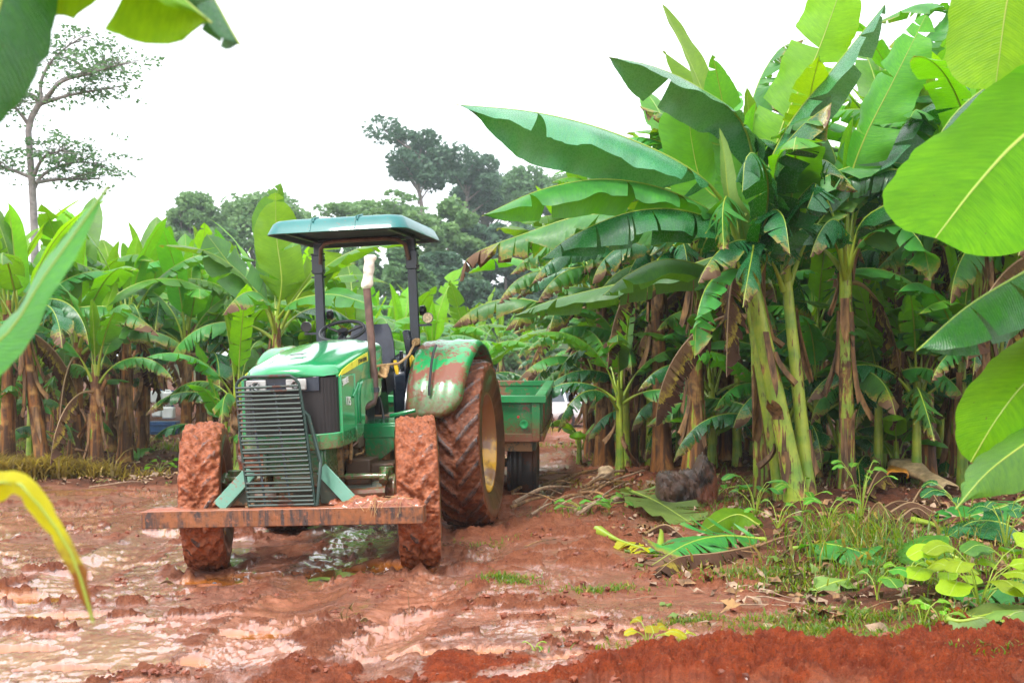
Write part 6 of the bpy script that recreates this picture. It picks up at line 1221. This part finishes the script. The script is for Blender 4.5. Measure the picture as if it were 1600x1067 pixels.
gs = [(785, 908, .12, .06, 260, .06), (815, 912, .08, .05, 150, .05), (940, 920, .14, .07, 260, .06), (1080, 968, .12, .05, 300, .05), (770, 848, .14, .08, 120, .05), (1310, 850, .3, .22, 260, .30), (1375, 868, .3, .2, 220, .32), (1270, 885, .45, .2, 500, .10), (1370, 905, .4, .15, 500, .10), (1210, 900, .3, .15, 300, .06), (1200, 905, .25, .15, 380, .08), (1310, 970, .32, .1, 900, .07), (1250, 985, .2, .08, 450, .06), (1410, 1000, .25, .1, 420, .07),
      (1430, 900, .35, .2, 180, .2), (1130, 790, .35, .25, 350, .10), (1150, 815, .3, .2, 250, .1), (880, 800, .3, .2, 150, .08), (1000, 1010, .2, .1, 90, .06), (970, 720, .4, .5, 260, .15), (1180, 760, .5, .4, 300, .16), (1500, 880, .4, .3, 320, .2), (95, 700, .8, .5, 420, .2), (240, 700, .5, .5, 380, .22), (20, 700, .5, .4, 250, .2), (330, 705, .5, .5, 220, .14), (870, 700, .3, .4, 180, .12), (690, 695, .6, .5, 200, .2), (1350, 740, .8, .6, 500, .25), (1550, 960, .3, .15, 300, .1), (1560, 1040, .15, .06, 80, .05)]
grass('grass', gs, 'grass', 3)
grass('dry_grass', [(60, 747, .42, .14, 1500, .36), (115, 748, .3, .1, 500, .26), (0, 747, .4, .16, 900, .42), (25, 743, .45, .16, 800, .42), (180, 746, .35, .12, 200, .18), (1330, 870, .45, .28, 60, .2), (855, 672, .6, 1.5, 300, .15), (960, 760, .4, .3, 160, .08)], 'grass_dry', 4, .011)
def litter():
    rg = np.random.default_rng(9); n = 16000; th = rg.uniform(R(-29), R(29), n); rr = rg.uniform(7, 26, n); X = rr*np.sin(th); Y = rr*np.cos(th)
    g = gdetail(X, Y); k = (g[4] > .45) | ((g[4] > .05) & (rg.random(n) < .2)) | ((X > .9) & (Y > 6.9) & (rg.random(n) < .5)); X, Y = X[k], Y[k]; Z = ground(X, Y)+.008+rg.uniform(0, .03, len(X)); n = len(X)
    a = rg.normal(size=(n, 3)); a[:, 2] *= .25; a /= np.linalg.norm(a, axis=1)[:, None]; up = np.array([0, 0, 1.])+rg.normal(0, .35, (n, 3)); b = np.cross(a, up); b /= np.linalg.norm(b, axis=1)[:, None]
    s = (rg.uniform(.015, .09, n)**1.)[:, None]; wd = rg.uniform(.08, .5, n)[:, None]; P = np.stack([X, Y, Z], 1); c = np.cross(a, b)*s*.3
    V = np.stack([P-a*s, P-b*s*wd-c*.3, P+b*s*wd-c*.3, P+a*s*.2-b*s*wd*1.1+c, P+a*s*.2+b*s*wd*1.1+c, P+a*s], 1).reshape(-1, 3)
    q = [(0, 1, 2), (1, 3, 4, 2), (3, 5, 4)]; Fc = [tuple(i*6+j for j in f) for i in range(n) for f in q]; mi = rg.choice(3, n, p=[.55, .35, .1])
    mb = MB().add(V, Fc); mb.m = [int(m) for m in mi for _ in range(3)]; tag(mb.build('leaf_litter', [M['sheath'], M['strip'], M['leaf_pale']], None, smooth=0), kind='stuff')
litter()
def clods():
    rg = np.random.default_rng(19); ico = bpy.data.meshes.new('tmp'); import bmesh; bm = bmesh.new(); bmesh.ops.create_icosphere(bm, subdivisions=2, radius=1); bm.verts.ensure_lookup_table()
    S = np.array([v.co[:] for v in bm.verts]); T = np.array([[v.index for v in f.verts] for f in bm.faces]); bm.free(); bpy.data.meshes.remove(ico)
    n = 42000; th = rg.uniform(R(-29), R(29), n); d = 1/rg.uniform(1/16., 1/5.6, n); X = d*np.sin(th); Y = d*np.cos(th)
    z, wet, fr, pud, plant, dry = gdetail(X, Y); pr = np.clip((1-wet)*1.1-.3, 0, 1)*(1-plant*.7)*sst(.0, .22, fbm(X*2.2, Y*3.2, 3, 77))*(1-.97*fr); k = rg.random(n) < pr*(pud < .1); X, Y = X[k], Y[k]; n = min(len(X), 7500); X, Y = X[:n], Y[:n]
    Z = gbase(X, Y)+z[k][:n]; s = .004+.026*rg.random(n)**4; sq = rg.uniform(.55, 1.1, (n, 3)); sq[:, 2] *= .7; V = []; m = len(S)
    no = rg.normal(0, .26, (n, m, 1)); A = rg.uniform(0, 6.28, n); L = S[None]*(1+no)*sq[:, None]*s[:, None, None]; ca, sa = np.cos(A)[:, None], np.sin(A)[:, None]
    L = np.stack([L[..., 0]*ca-L[..., 1]*sa, L[..., 0]*sa+L[..., 1]*ca, L[..., 2]], -1); V = L+np.stack([X, Y, Z+s*.05], 1)[:, None]
    Fc = (np.arange(n)[:, None, None]*m+T[None]).reshape(-1, 3); t = NT('clod'); nz = t.noise(t.co(), 14, 5, .6); mt = t.done(t.bsdf(t.mix(t.ramp(nz, .35, .65), (.24, .055, .018), (.12, .025, .009)), .6, t.bump(t.noise(t.co(), 120, 4), .6, .004), coat=.15))
    tag(MB().add(V.reshape(-1, 3), Fc).build('mud_clods', mt, None, smooth=50), kind='stuff')
clods()
